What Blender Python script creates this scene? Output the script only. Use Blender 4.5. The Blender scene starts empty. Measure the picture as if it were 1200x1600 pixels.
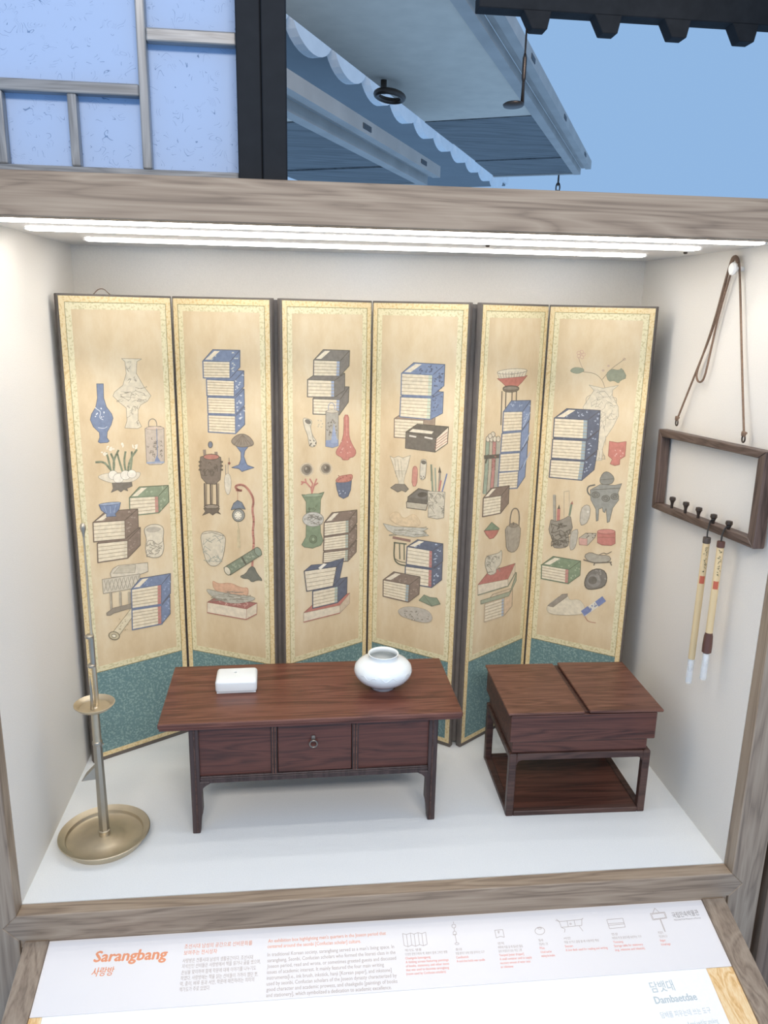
import bpy, bmesh, math, random
from mathutils import Vector, Matrix
random.seed(7)
scn = bpy.context.scene
COL = scn.collection
# ------------------------------------------------------------------ camera
F = 1223.1; YAW = 0.11195; PITCH = -0.2535; ROLL = 0.02119
CAM = Vector((0.5626, -1.4031, 1.1802))
_fw = Vector((math.sin(YAW)*math.cos(PITCH), math.cos(YAW)*math.cos(PITCH), math.sin(PITCH)))
_r0 = Vector((math.cos(YAW), -math.sin(YAW), 0)); _u0 = _r0.cross(_fw)
_rt = math.cos(ROLL)*_r0 + math.sin(ROLL)*_u0
_up = -math.sin(ROLL)*_r0 + math.cos(ROLL)*_u0
cd = bpy.data.cameras.new('camera'); cam = bpy.data.objects.new('camera', cd); COL.objects.link(cam)
cd.sensor_fit = 'VERTICAL'; cd.sensor_height = 36.0; cd.lens = F/1600*36.0
cd.clip_start = 0.01; cd.clip_end = 100
R3 = Matrix((_rt, _up, -_fw)).transposed()
cam.matrix_world = Matrix.Translation(CAM) @ R3.to_4x4()
scn.camera = cam
# ------------------------------------------------------------------ world (blue daylight behind the upper window)
w = bpy.data.worlds.new('sky'); scn.world = w; w.use_nodes = True
bg = w.node_tree.nodes['Background']
bg.inputs[0].default_value = (0.30, 0.50, 0.80, 1); bg.inputs[1].default_value = 0.95
# museum hall ceiling lighting, above and behind the viewer (out of the picture)
la = bpy.data.lights.new('hall_ceiling_lamp_offscreen', 'AREA'); la.energy = 122; la.color = (1.0, 0.90, 0.80)
la.shape = 'RECTANGLE'; la.size = 2.4; la.size_y = 0.5
lo = bpy.data.objects.new('hall_ceiling_lamp_offscreen', la); COL.objects.link(lo); lo.location = (0.75, -3.1, 2.9)
lo.rotation_euler = (math.radians(50), 0, 0)
STRIP = 15.0
scn.view_settings.view_transform = 'Standard'; scn.view_settings.look = 'None'
scn.view_settings.exposure = 0.0; scn.view_settings.gamma = 1.0
scn.view_settings.use_curve_mapping = False

# ------------------------------------------------------------------ helpers
def ray(x, y):
    d = _fw + (x-600)/F*_rt - (y-800)/F*_up
    return d.normalized()
def hit(x, y, pt, n):
    n = Vector(n); d = ray(x, y)
    return CAM + d*((Vector(pt)-CAM).dot(n)/d.dot(n))
def lin(h):
    h = h.lstrip('#'); v = [int(h[i:i+2], 16)/255 for i in (0, 2, 4)]
    return tuple((c/12.92 if c <= .04045 else ((c+.055)/1.055)**2.4) for c in v)+(1.0,)
def world_of(o):
    m = o.matrix_basis.copy()
    while o.parent:
        o = o.parent; m = o.matrix_basis @ m
    return m
def empty(name, loc=(0, 0, 0), rotz=0, parent=None):
    o = bpy.data.objects.new(name, None); COL.objects.link(o)
    o.empty_display_size = .02
    o.location = loc; o.rotation_euler = (0, 0, rotz)
    if parent: o.parent = parent
    return o
def tag(o, label=None, cat=None, group=None, kind=None):
    if label: o['label'] = label
    if cat: o['category'] = cat
    if group: o['group'] = group
    if kind: o['kind'] = kind
    return o
def link(name, bm, mat, parent=None, world=True, smooth=False, auto=None):
    """bm -> one mesh object. world: vertices are in world coordinates."""
    me = bpy.data.meshes.new(name)
    bmesh.ops.recalc_face_normals(bm, faces=bm.faces[:])
    if smooth:
        for f in bm.faces: f.smooth = True
    bm.to_mesh(me); bm.free()
    if smooth and auto:
        try: me.set_sharp_from_angle(angle=math.radians(auto))
        except Exception: pass
    o = bpy.data.objects.new(name, me); COL.objects.link(o)
    for m in (mat if isinstance(mat, (list, tuple)) else [mat]): me.materials.append(m)
    if parent:
        o.parent = parent
        if world: me.transform(world_of(parent).inverted())
    return o
def B(): return bmesh.new()
def box(bm, x0, x1, y0, y1, z0, z1, bev=0, seg=1, M=None):
    t = bmesh.new()
    bmesh.ops.create_cube(t, size=1)
    for v in t.verts:
        v.co = Vector(((x0+x1)/2+v.co.x*(x1-x0), (y0+y1)/2+v.co.y*(y1-y0), (z0+z1)/2+v.co.z*(z1-z0)))
    if bev: bmesh.ops.bevel(t, geom=t.edges[:]+t.verts[:], offset=bev, segments=seg, profile=.5, affect='EDGES')
    merge(bm, t, M)
def merge(bm, t, M=None):
    if M is not None: bmesh.ops.transform(t, matrix=M, verts=t.verts[:])
    me = bpy.data.meshes.new('tmp'); t.to_mesh(me); t.free(); bm.from_mesh(me); bpy.data.meshes.remove(me)
def prism(bm, pts, ext, bev=0):
    """closed polygon of Vectors extruded by the vector ext"""
    t = bmesh.new(); ext = Vector(ext)
    a = [t.verts.new(Vector(p)) for p in pts]; b = [t.verts.new(Vector(p)+ext) for p in pts]
    t.faces.new(a); t.faces.new(b[::-1])
    n = len(a)
    for i in range(n): t.faces.new((a[i], b[i], b[(i+1) % n], a[(i+1) % n]))
    bmesh.ops.recalc_face_normals(t, faces=t.faces[:])
    if bev: bmesh.ops.bevel(t, geom=t.edges[:], offset=bev, segments=1, affect='EDGES')
    merge(bm, t)
def lathe(bm, prof, cx=0, cy=0, cz=0, n=48, capb=True, capt=True, sq=None):
    rings = []
    for r, z in prof:
        ring = []
        for i in range(n):
            a = 2*math.pi*i/n
            ring.append(bm.verts.new((cx+r*math.cos(a), cy+r*math.sin(a), cz+z)))
        rings.append(ring)
    for k in range(len(rings)-1):
        for i in range(n):
            bm.faces.new((rings[k][i], rings[k][(i+1) % n], rings[k+1][(i+1) % n], rings[k+1][i]))
    if capb: bm.faces.new(rings[0][::-1])
    if capt: bm.faces.new(rings[-1])
def tube(bm, pts, rad, n=8, closed=False):
    pts = [Vector(p) for p in pts]; N = len(pts)
    rads = rad if isinstance(rad, (list, tuple)) else [rad]*N
    rings = []; prev = None
    for i, p in enumerate(pts):
        a = pts[i-1] if (i > 0 or closed) else p
        b = pts[(i+1) % N] if (i < N-1 or closed) else p
        t = (b-a).normalized()
        if prev is None:
            ref = Vector((0, 0, 1)) if abs(t.z) < .9 else Vector((1, 0, 0))
            nx = t.cross(ref).normalized()
        else:
            nx = (prev - t*prev.dot(t)).normalized()
        prev = nx; ny = t.cross(nx)
        rings.append([bm.verts.new(p+(nx*math.cos(2*math.pi*k/n)+ny*math.sin(2*math.pi*k/n))*rads[i]) for k in range(n)])
    for i in range(N if closed else N-1):
        A = rings[i]; C = rings[(i+1) % N]
        for k in range(n): bm.faces.new((A[k], A[(k+1) % n], C[(k+1) % n], C[k]))
    if not closed:
        bm.faces.new(rings[0][::-1]); bm.faces.new(rings[-1])
def smoothpts(pts, it=2):
    pts = [Vector(p) for p in pts]
    for _ in range(it):
        q = [pts[0]]
        for a, b in zip(pts[:-1], pts[1:]): q += [a*.75+b*.25, a*.25+b*.75]
        pts = q+[pts[-1]]
    return pts

# ------------------------------------------------------------------ materials
def newmat(name):
    m = bpy.data.materials.new(name); m.use_nodes = True
    nt = m.node_tree; return m, nt, nt.nodes['Principled BSDF']
def plain(name, col, rough=.6, metal=0, var=0, scale=30, bump=0, spec=None, stretch=None, coat=0):
    m, nt, p = newmat(name)
    c = lin(col); p.inputs['Base Color'].default_value = c
    p.inputs['Roughness'].default_value = rough; p.inputs['Metallic'].default_value = metal
    if spec is not None: p.inputs['Specular IOR Level'].default_value = spec
    if coat: p.inputs['Coat Weight'].default_value = coat; p.inputs['Coat Roughness'].default_value = .12
    tc = nt.nodes.new('ShaderNodeTexCoord'); mp = nt.nodes.new('ShaderNodeMapping')
    nt.links.new(tc.outputs['Object'], mp.inputs[0])
    if stretch: mp.inputs['Scale'].default_value = stretch
    nz = nt.nodes.new('ShaderNodeTexNoise'); nz.inputs['Scale'].default_value = scale; nz.inputs['Detail'].default_value = 6
    nt.links.new(mp.outputs[0], nz.inputs['Vector'])
    if var:
        rp = nt.nodes.new('ShaderNodeValToRGB')
        rp.color_ramp.elements[0].position = .3; rp.color_ramp.elements[1].position = .7
        rp.color_ramp.elements[0].color = tuple(x*(1-var) for x in c[:3])+(1,)
        rp.color_ramp.elements[1].color = tuple(min(1, x*(1+var)) for x in c[:3])+(1,)
        nt.links.new(nz.outputs['Fac'], rp.inputs[0]); nt.links.new(rp.outputs[0], p.inputs['Base Color'])
    if bump:
        b = nt.nodes.new('ShaderNodeBump'); b.inputs['Strength'].default_value = bump; b.inputs['Distance'].default_value = .002
        nt.links.new(nz.outputs['Fac'], b.inputs['Height']); nt.links.new(b.outputs[0], p.inputs['Normal'])
    return m
def wood(name, dark, mid, light, axis='X', scale=1.0, rough=.5, bump=.15, coat=0, contrast=1.0):
    """grain runs along axis; rings from a distorted band pattern plus fine pores"""
    m, nt, p = newmat(name); N = nt.nodes; L = nt.links
    tc = N.new('ShaderNodeTexCoord'); mp = N.new('ShaderNodeMapping'); L.new(tc.outputs['Object'], mp.inputs[0])
    s = [14*scale]*3; s['XYZ'.index(axis)] = 1.1*scale; mp.inputs['Scale'].default_value = s
    n1 = N.new('ShaderNodeTexNoise'); n1.inputs['Scale'].default_value = 1.3; n1.inputs['Detail'].default_value = 3; n1.inputs['Distortion'].default_value = .6
    L.new(mp.outputs[0], n1.inputs['Vector'])
    ml = N.new('ShaderNodeMath'); ml.operation = 'MULTIPLY'; ml.inputs[1].default_value = 7.0; L.new(n1.outputs['Fac'], ml.inputs[0])
    fr = N.new('ShaderNodeMath'); fr.operation = 'PINGPONG'; fr.inputs[1].default_value = .5; L.new(ml.outputs[0], fr.inputs[0])
    m2 = N.new('ShaderNodeMapping'); L.new(tc.outputs['Object'], m2.inputs[0])
    s2 = [260*scale]*3; s2['XYZ'.index(axis)] = 6*scale; m2.inputs['Scale'].default_value = s2
    n2 = N.new('ShaderNodeTexNoise'); n2.inputs['Scale'].default_value = 1.0; n2.inputs['Detail'].default_value = 4; L.new(m2.outputs[0], n2.inputs['Vector'])
    mx = N.new('ShaderNodeMath'); mx.operation = 'MULTIPLY_ADD'; L.new(fr.outputs[0], mx.inputs[0]); mx.inputs[1].default_value = 1.1*contrast
    m3 = N.new('ShaderNodeMath'); m3.operation = 'MULTIPLY_ADD'; L.new(n2.outputs['Fac'], m3.inputs[0]); m3.inputs[1].default_value = .9; m3.inputs[2].default_value = -.2
    L.new(m3.outputs[0], mx.inputs[2])
    rp = N.new('ShaderNodeValToRGB'); e = rp.color_ramp.elements
    e[0].position = .12; e[0].color = lin(dark); e[1].position = .9; e[1].color = lin(light)
    k = rp.color_ramp.elements.new(.45); k.color = lin(mid)
    L.new(mx.outputs[0], rp.inputs[0]); L.new(rp.outputs[0], p.inputs['Base Color'])
    p.inputs['Roughness'].default_value = rough
    if coat: p.inputs['Coat Weight'].default_value = coat; p.inputs['Coat Roughness'].default_value = .2
    b = N.new('ShaderNodeBump'); b.inputs['Strength'].default_value = bump; b.inputs['Distance'].default_value = .001
    L.new(n2.outputs['Fac'], b.inputs['Height']); L.new(b.outputs[0], p.inputs['Normal'])
    return m
def brocade(name, base, fleck, fleck2, scale=160, rough=.55, lo=.32, hi=.42):
    """woven cloth with small curling flecks"""
    m, nt, p = newmat(name); N = nt.nodes; L = nt.links
    tc = N.new('ShaderNodeTexCoord')
    nz = N.new('ShaderNodeTexNoise'); nz.inputs['Scale'].default_value = scale*.55; nz.inputs['Detail'].default_value = 1.5
    L.new(tc.outputs['Object'], nz.inputs['Vector'])
    vo = N.new('ShaderNodeTexVoronoi'); vo.inputs['Scale'].default_value = scale; vo.feature = 'DISTANCE_TO_EDGE'
    ad = N.new('ShaderNodeMixRGB'); ad.blend_type = 'LINEAR_LIGHT'; ad.inputs[0].default_value = .02
    L.new(tc.outputs['Object'], ad.inputs[1]); L.new(nz.outputs['Color'], ad.inputs[2]); L.new(ad.outputs[0], vo.inputs['Vector'])
    r1 = N.new('ShaderNodeValToRGB'); r1.color_ramp.elements[0].position = .04; r1.color_ramp.elements[1].position = .12
    r1.color_ramp.elements[0].color = lin(fleck); r1.color_ramp.elements[1].color = lin(base)
    L.new(vo.outputs['Distance'], r1.inputs[0])
    r2 = N.new('ShaderNodeValToRGB'); r2.color_ramp.elements[0].position = lo+.18; r2.color_ramp.elements[1].position = hi+.2
    r2.color_ramp.elements[0].color = (0, 0, 0, 1); r2.color_ramp.elements[1].color = (1, 1, 1, 1)
    L.new(nz.outputs['Fac'], r2.inputs[0])
    mx = N.new('ShaderNodeMixRGB'); L.new(r2.outputs[0], mx.inputs[0]); L.new(r1.outputs[0], mx.inputs[1]); mx.inputs[2].default_value = lin(fleck2)
    L.new(mx.outputs[0], p.inputs['Base Color']); p.inputs['Roughness'].default_value = rough
    return m
def painted(name):
    m, nt, p = newmat(name); N = nt.nodes; L = nt.links
    at = N.new('ShaderNodeAttribute'); at.attribute_name = 'pigment'
    tc = N.new('ShaderNodeTexCoord'); nz = N.new('ShaderNodeTexNoise'); nz.inputs['Scale'].default_value = 90; nz.inputs['Detail'].default_value = 5
    L.new(tc.outputs['Object'], nz.inputs['Vector'])
    rp = N.new('ShaderNodeValToRGB'); rp.color_ramp.elements[0].position = .3; rp.color_ramp.elements[1].position = .75
    rp.color_ramp.elements[0].color = (.86, .86, .86, 1); rp.color_ramp.elements[1].color = (1.1, 1.1, 1.1, 1)
    L.new(nz.outputs['Fac'], rp.inputs[0])
    mx = N.new('ShaderNodeMixRGB'); mx.blend_type = 'MULTIPLY'; mx.inputs[0].default_value = 1
    L.new(at.outputs['Color'], mx.inputs[1]); L.new(rp.outputs[0], mx.inputs[2]); L.new(mx.outputs[0], p.inputs['Base Color'])
    p.inputs['Roughness'].default_value = .85; p.inputs['Specular IOR Level'].default_value = .15
    return m
def silkmat(name):
    m, nt, p = newmat(name); N = nt.nodes; L = nt.links
    tc = N.new('ShaderNodeTexCoord'); mp = N.new('ShaderNodeMapping'); L.new(tc.outputs['Object'], mp.inputs[0])
    mp.inputs['Scale'].default_value = (7, 7, 3.5)
    nz = N.new('ShaderNodeTexNoise'); nz.inputs['Scale'].default_value = 1.6; nz.inputs['Detail'].default_value = 7; nz.inputs['Roughness'].default_value = .62
    L.new(mp.outputs[0], nz.inputs['Vector'])
    rp = N.new('ShaderNodeValToRGB'); e = rp.color_ramp.elements
    e[0].position = .28; e[0].color = lin('#c9b08a'); e[1].position = .74; e[1].color = lin('#e0d2b4')
    k = e.new(.5); k.color = lin('#d6c19d')
    L.new(nz.outputs['Fac'], rp.inputs[0]); L.new(rp.outputs[0], p.inputs['Base Color'])
    p.inputs['Roughness'].default_value = .8; p.inputs['Specular IOR Level'].default_value = .2
    return m
def emit(name, col, s):
    m = bpy.data.materials.new(name); m.use_nodes = True; nt = m.node_tree; nt.nodes.clear()
    o = nt.nodes.new('ShaderNodeOutputMaterial'); e = nt.nodes.new('ShaderNodeEmission')
    e.inputs[0].default_value = col; e.inputs[1].default_value = s; nt.links.new(e.outputs[0], o.inputs[0]); return m
def hanji(name, col, fib, trans=.5):
    """mulberry paper with dark fibres, light comes through from behind"""
    m = bpy.data.materials.new(name); m.use_nodes = True; nt = m.node_tree; nt.nodes.clear(); N = nt.nodes; L = nt.links
    out = N.new('ShaderNodeOutputMaterial'); df = N.new('ShaderNodeBsdfDiffuse'); tr = N.new('ShaderNodeBsdfTranslucent'); mx = N.new('ShaderNodeMixShader')
    mx.inputs[0].default_value = trans
    tc = N.new('ShaderNodeTexCoord')
    n2 = N.new('ShaderNodeTexNoise'); n2.inputs['Scale'].default_value = 75; n2.inputs['Detail'].default_value = 0; L.new(tc.outputs['Object'], n2.inputs['Vector'])
    gt = N.new('ShaderNodeMath'); gt.operation = 'GREATER_THAN'; gt.inputs[1].default_value = .60; L.new(n2.outputs['Fac'], gt.inputs[0])
    nz = N.new('ShaderNodeTexNoise'); nz.inputs['Scale'].default_value = 42; nz.inputs['Detail'].default_value = 0; nz.inputs['Distortion'].default_value = .8; L.new(tc.outputs['Object'], nz.inputs['Vector'])
    sb_ = N.new('ShaderNodeMath'); sb_.operation = 'PINGPONG'; sb_.inputs[1].default_value = .06; L.new(nz.outputs['Fac'], sb_.inputs[0])
    lt = N.new('ShaderNodeMath'); lt.operation = 'LESS_THAN'; lt.inputs[1].default_value = .0045; L.new(sb_.outputs[0], lt.inputs[0])
    an = N.new('ShaderNodeMath'); an.operation = 'MULTIPLY'; L.new(gt.outputs[0], an.inputs[0]); L.new(lt.outputs[0], an.inputs[1])
    cm = N.new('ShaderNodeMixRGB'); L.new(an.outputs[0], cm.inputs[0]); cm.inputs[1].default_value = lin(col); cm.inputs[2].default_value = lin(fib)
    L.new(cm.outputs[0], df.inputs[0]); L.new(cm.outputs[0], tr.inputs[0])
    L.new(df.outputs[0], mx.inputs[1]); L.new(tr.outputs[0], mx.inputs[2]); L.new(mx.outputs[0], out.inputs[0]); return m
def clear(name):
    m = bpy.data.materials.new(name); m.use_nodes = True; nt = m.node_tree; nt.nodes.clear(); N = nt.nodes; L = nt.links
    out = N.new('ShaderNodeOutputMaterial'); t = N.new('ShaderNodeBsdfTransparent'); d = N.new('ShaderNodeBsdfPrincipled'); mx = N.new('ShaderNodeMixShader')
    t.inputs[0].default_value = (.97, .98, .99, 1); d.inputs['Base Color'].default_value = (.9, .93, .95, 1); d.inputs['Roughness'].default_value = .15
    mx.inputs[0].default_value = .22; L.new(t.outputs[0], mx.inputs[1]); L.new(d.outputs[0], mx.inputs[2]); L.new(mx.outputs[0], out.inputs[0]); return m

M = {}
M['wallcloth'] = plain('wall_cloth', '#e6e0d6', .9, var=.035, scale=420, bump=.25, spec=.1)
M['floorcloth'] = plain('floor_cloth', '#dcdfdf', .9, var=.03, scale=380, bump=.2, spec=.1)
M['soffit'] = plain('soffit', '#e2ded8', .6, spec=.2)
M['oakx'] = wood('oak_along_x', '#766656', '#917f6c', '#a3927e', 'X', 1.0, .55, .25)
M['oakz'] = wood('oak_along_z', '#766656', '#917f6c', '#a3927e', 'Z', 1.0, .55, .25)
M['oaky'] = wood('oak_along_y', '#766656', '#917f6c', '#a3927e', 'Y', 1.0, .55, .25)
M['pine'] = wood('pine_strip', '#d9a868', '#ecc48a', '#f6dcae', 'Y', 1.6, .5, .1)
M['deskx'] = wood('desk_wood', '#452519', '#62392b', '#784c3d', 'X', 1.3, .38, .1, coat=.15, contrast=.8)
M['deskdark_shaded'] = wood('desk_dark_shaded_wood', '#381d17', '#502b22', '#60362b', 'X', 1.3, .4, .08, coat=.12)  # darker stain than the tabletop, with some shade of the front painted in
M['deskedge'] = wood('desk_frame_wood', '#2a1d1b', '#3a2b29', '#483836', 'Z', 1.3, .42, .08)
M['lidwood'] = wood('lid_wood', '#432519', '#5f3c2f', '#765041', 'X', 1.6, .38, .1, coat=.12, contrast=.9)
M['boxwood'] = wood('box_shaded_wood', '#37201a', '#513027', '#643e33', 'X', 1.4, .42, .1)  # lid wood taken darker: shade on the box front is in the colour
M['standwood'] = wood('stand_shaded_wood', '#2f1e1a', '#46302a', '#573e36', 'X', 1.4, .42, .1)  # colour lowered to carry part of the shade under the box
M['hangwood'] = wood('hanger_wood', '#3a2c26', '#54433b', '#695850', 'Y', 2, .5, .1)
M['hangwoodz'] = wood('hanger_upright_wood', '#3a2c26', '#54433b', '#695850', 'Z', 2, .5, .1)
M['pull'] = plain('pull_metal', '#8d857c', .35, .9)
M['rim'] = plain('screen_rim', '#655d56', .7, var=.1, scale=40)
M['gold'] = brocade('gold_border', '#dcc492', '#e6d5ac', '#d2b681', 330)
M['goldline'] = plain('gold_line', '#8f8458', .6)
M['pattern'] = brocade('pattern_border', '#d8cba0', '#e6dfc0', '#c9bd92', 300)
M['silk'] = silkmat('painting_silk')
M['teal'] = brocade('teal_brocade', '#587779', '#7b9795', '#89a29d', 330)
M['paint'] = painted('painted_pigment')
M['brass'] = plain('brass', '#cbbfa8', .5, 1.0, var=.08, scale=25)
M['steel'] = plain('nickel', '#b4ad9f', .45, 1.0, var=.05)
M['porcelain'] = plain('porcelain', '#e3e9ea', .16, var=.02, scale=15, coat=.4)
M['iron'] = plain('dark_iron', '#544a43', .4, .8, var=.1)
M['cord'] = plain('brown_cord', '#7d6553', .85, var=.2, scale=300, bump=.5)
M['pegwhite'] = plain('white_peg', '#f2efe9', .4)
M['bamboo'] = plain('bamboo', '#d3bd93', .45, var=.07, scale=8, stretch=(6, 6, 1))
M['ferrule'] = plain('brown_ferrule', '#5d3f35', .4, var=.12)
M['capend'] = plain('dark_band', '#4f4640', .5)
M['blacksilk'] = plain('black_loop', '#262626', .7)
M['seal'] = plain('red_seal', '#b9604a', .8)
M['ink'] = plain('ink_green_black', '#38442f', .8)
M['clear'] = clear('clear_cap')
M['board'] = plain('caption_board', '#ece7e3', .35, var=.01, scale=5)
M['mat'] = plain('display_mat', '#faf8f4', .7, var=.02, scale=200, bump=.1)
M['orange'] = plain('orange_print', '#ea9a70', .6)
M['graytext'] = plain('grey_print', '#b5a69b', .6)
M['redtext'] = plain('red_print', '#e88a72', .6)
M['paletext'] = plain('pale_print', '#c4cccb', .6)
M['black'] = plain('black_print', '#8d857f', .6)
M['strip'] = emit('led_diffuser', (1, .975, .945, 1), STRIP)
M['hanji'] = hanji('hanji_paper', '#cfdff4', '#93aac8', .5)
M['lattice'] = wood('lattice_wood', '#636464', '#7b7c7d', '#929393', 'X', 1.5, .35, .1, coat=.3)
M['latticez'] = wood('lattice_wood_upright', '#636464', '#7b7c7d', '#929393', 'Z', 1.5, .35, .1, coat=.3)
M['post'] = plain('dark_post', '#23262a', .75, var=.1, spec=.15)
M['beam'] = plain('dark_beam', '#2a2c2f', .8, var=.15, spec=.15)
M['doorpaper'] = plain('door_paper', '#e2d7c8', .85, var=.05, scale=12)
M['doorboard'] = wood('door_board', '#54585a', '#6a6e70', '#7c8082', 'X', .5, .6, .1)
M['doorrail'] = plain('door_rail', '#b9b4ae', .6, var=.1, scale=6)
M['darkrail'] = plain('dark_rail', '#4a5056', .6, var=.1)
M['tile'] = plain('white_tile_end', '#f6f8fa', .6, var=.05, scale=12)
M['tilerim'] = plain('grey_tile', '#aab2ba', .7, var=.06, scale=12)
M['eaveunder'] = plain('eave_underside', '#82888c', .8, var=.06, scale=4)
M['outer'] = wood('outer_panel_wood', '#5d4c40', '#75614f', '#84705e', 'Z', 1.0, .6, .2)

# ------------------------------------------------------------------ case shell
W, D, H = 1.5, 0.7296, 1.3195
def struct(name, bm, mat, parent=None):
    o = link(name, bm, mat, parent)
    if not parent: o['kind'] = 'structure'
    return o
b = B(); box(b, -.02, W+.02, 0, D+.02, -.03, 0); floor = struct('floor', b, M['floorcloth'])
b = B(); box(b, -.02, 0, 0, D+.02, 0, H); struct('wall_left', b, M['wallcloth'])
b = B(); box(b, W, W+.02, 0, D+.02, 0, H); struct('wall_right', b, M['wallcloth'])
b = B(); box(b, 0, W, D, D+.02, 0, H); struct('wall_back', b, M['wallcloth'])
b = B(); box(b, -.02, W+.02, -.001, D+.02, H, H+.02); ceiling = struct('ceiling', b, M['soffit'])
for px, py in ((82, 359), (762, 383), (1071, 394)):
    c = hit(px, py, (0, 0, H), (0, 0, 1)); b = B(); lathe(b, [(.004, 0), (.005, -.002), (.003, -.004), (.001, -.0042)], c.x, c.y, H, 12)
    link('screw', b, M['iron'], ceiling)
# oak frame in front: stiles notched for the pointed sill, sill, header
YF = -.035
for nm, x0, s in (('trim_1', 0, -1), ('trim_2', W, 1)):
    b = B()
    pts = [(x0, 1.311), (x0, 0), (x0+s*.028, -.028), (x0, -.058), (x0, -.75), (x0+s*.072, -.75), (x0+s*.072, 1.311)]
    prism(b, [Vector((x, YF, z)) for x, z in pts], (0, .035, 0), .0012)
    struct(nm, b, M['oakz'])
b = B(); pts = [(0, 0), (W, 0), (W+.0278, -.028), (W, -.058), (0, -.058), (-.0278, -.028)]
prism(b, [Vector((x, YF, z)) for x, z in pts], (0, .034, 0), .0015); struct('trim_3', b, M['oakx'])
b = B(); box(b, -.072, W+.072, YF, .0, 1.311, 1.379, .0015); struct('trim_4', b, M['oakx'])
b = B(); box(b, W+.073, W+.084, -.002, .02, -.75, 3.0); struct('trim_5', b, M['outer'])
b = B(); box(b, W+.084, W+.6, YF-.01, .02, -.75, 3.0, .002); struct('wall_right_outer', b, M['outer'])
# LED strips in the case ceiling
for y, x0, x1, hw, lb in ((.085, .02, 1.44, .016, 'long glowing LED strip in case ceiling right behind the oak header'),
                          (.255, .05, 1.40, .016, 'long glowing LED strip in case ceiling between two other strips'),
                          (.49, .10, 1.385, .017, 'long glowing LED strip in case ceiling closest to the back wall')):
    e = tag(empty('light_strip', ((x0+x1)/2, y, H-.006)), lb, 'light', 'LED strips in the case ceiling')
    b = B(); box(b, x0, x1, y-hw, y+hw, H-.006, H-.0006, .002); link('diffuser', b, M['strip'], e)
    for xx in (x0-.006, x1):
        b = B(); box(b, xx, xx+.006, y-hw, y+hw, H-.0065, H-.0006, .0015); link('end_cap', b, M['soffit'], e)

# ------------------------------------------------------------------ upper window: paper lattice, post, view of a tiled house
YL = .03
def L2(x, y, Y=YL): return hit(x, y, (0, Y, 0), (0, 1, 0))
win = empty('window_1', (.2, YL, 1.379)); win['kind'] = 'structure'
xm0, xm1 = .3115, .3265           # main upright
zA0, zA1 = 1.5035, 1.522          # long cross bar left of the main upright
zB0, zB1 = 1.5845, 1.6045         # cross bar right of it
xs0, xs1 = .1985, .2130           # short upright
xl0, xl1 = .0830, .0995           # left upright
xr = .4680; zb = 1.3955; zt = 1.95; xo = -.42
def bar(x0, x1, z0, z1, mat): b = B(); box(b, x0, x1, YL-.011, YL+.009, z0, z1, .0025, 2); link('lattice_bar', b, mat, win)
bar(xm0, xm1, zb, zt, M['latticez']); bar(xo, xm0, zA0, zA1, M['lattice']); bar(xm1, xr, zB0, zB1, M['lattice'])
bar(xs0, xs1, zb, zA0, M['latticez']); bar(xl0, xl1, zb, zA0, M['latticez']); bar(xo, xr, 1.379, zb, M['lattice'])
bar(xo, xo+.016, zb, zt, M['latticez'])
for x0, x1, z0, z1 in ((xo+.016, xl0, zb, zA0), (xl1, xs0, zb, zA0), (xs1, xm0, zb, zA0), (xo+.016, xm0, zA1, zt), (xm1, xr, zb, zB0), (xm1, xr, zB1, zt)):
    b = B(); box(b, x0-.003, x1+.003, YL+.010, YL+.0112, z0-.003, z1+.003); link('paper_pane', b, M['hanji'], win)
post = empty('window_2', (.508, YL, 1.379)); post['kind'] = 'structure'
b = B(); box(b, xr, .507, .002, .06, 1.379, 2.0, .002); link('post', b, M['post'], post)
b = B(); box(b, .508, .5475, -.002, .06, 1.379, 2.0, .002); link('post', b, M['post'], post)

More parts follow.
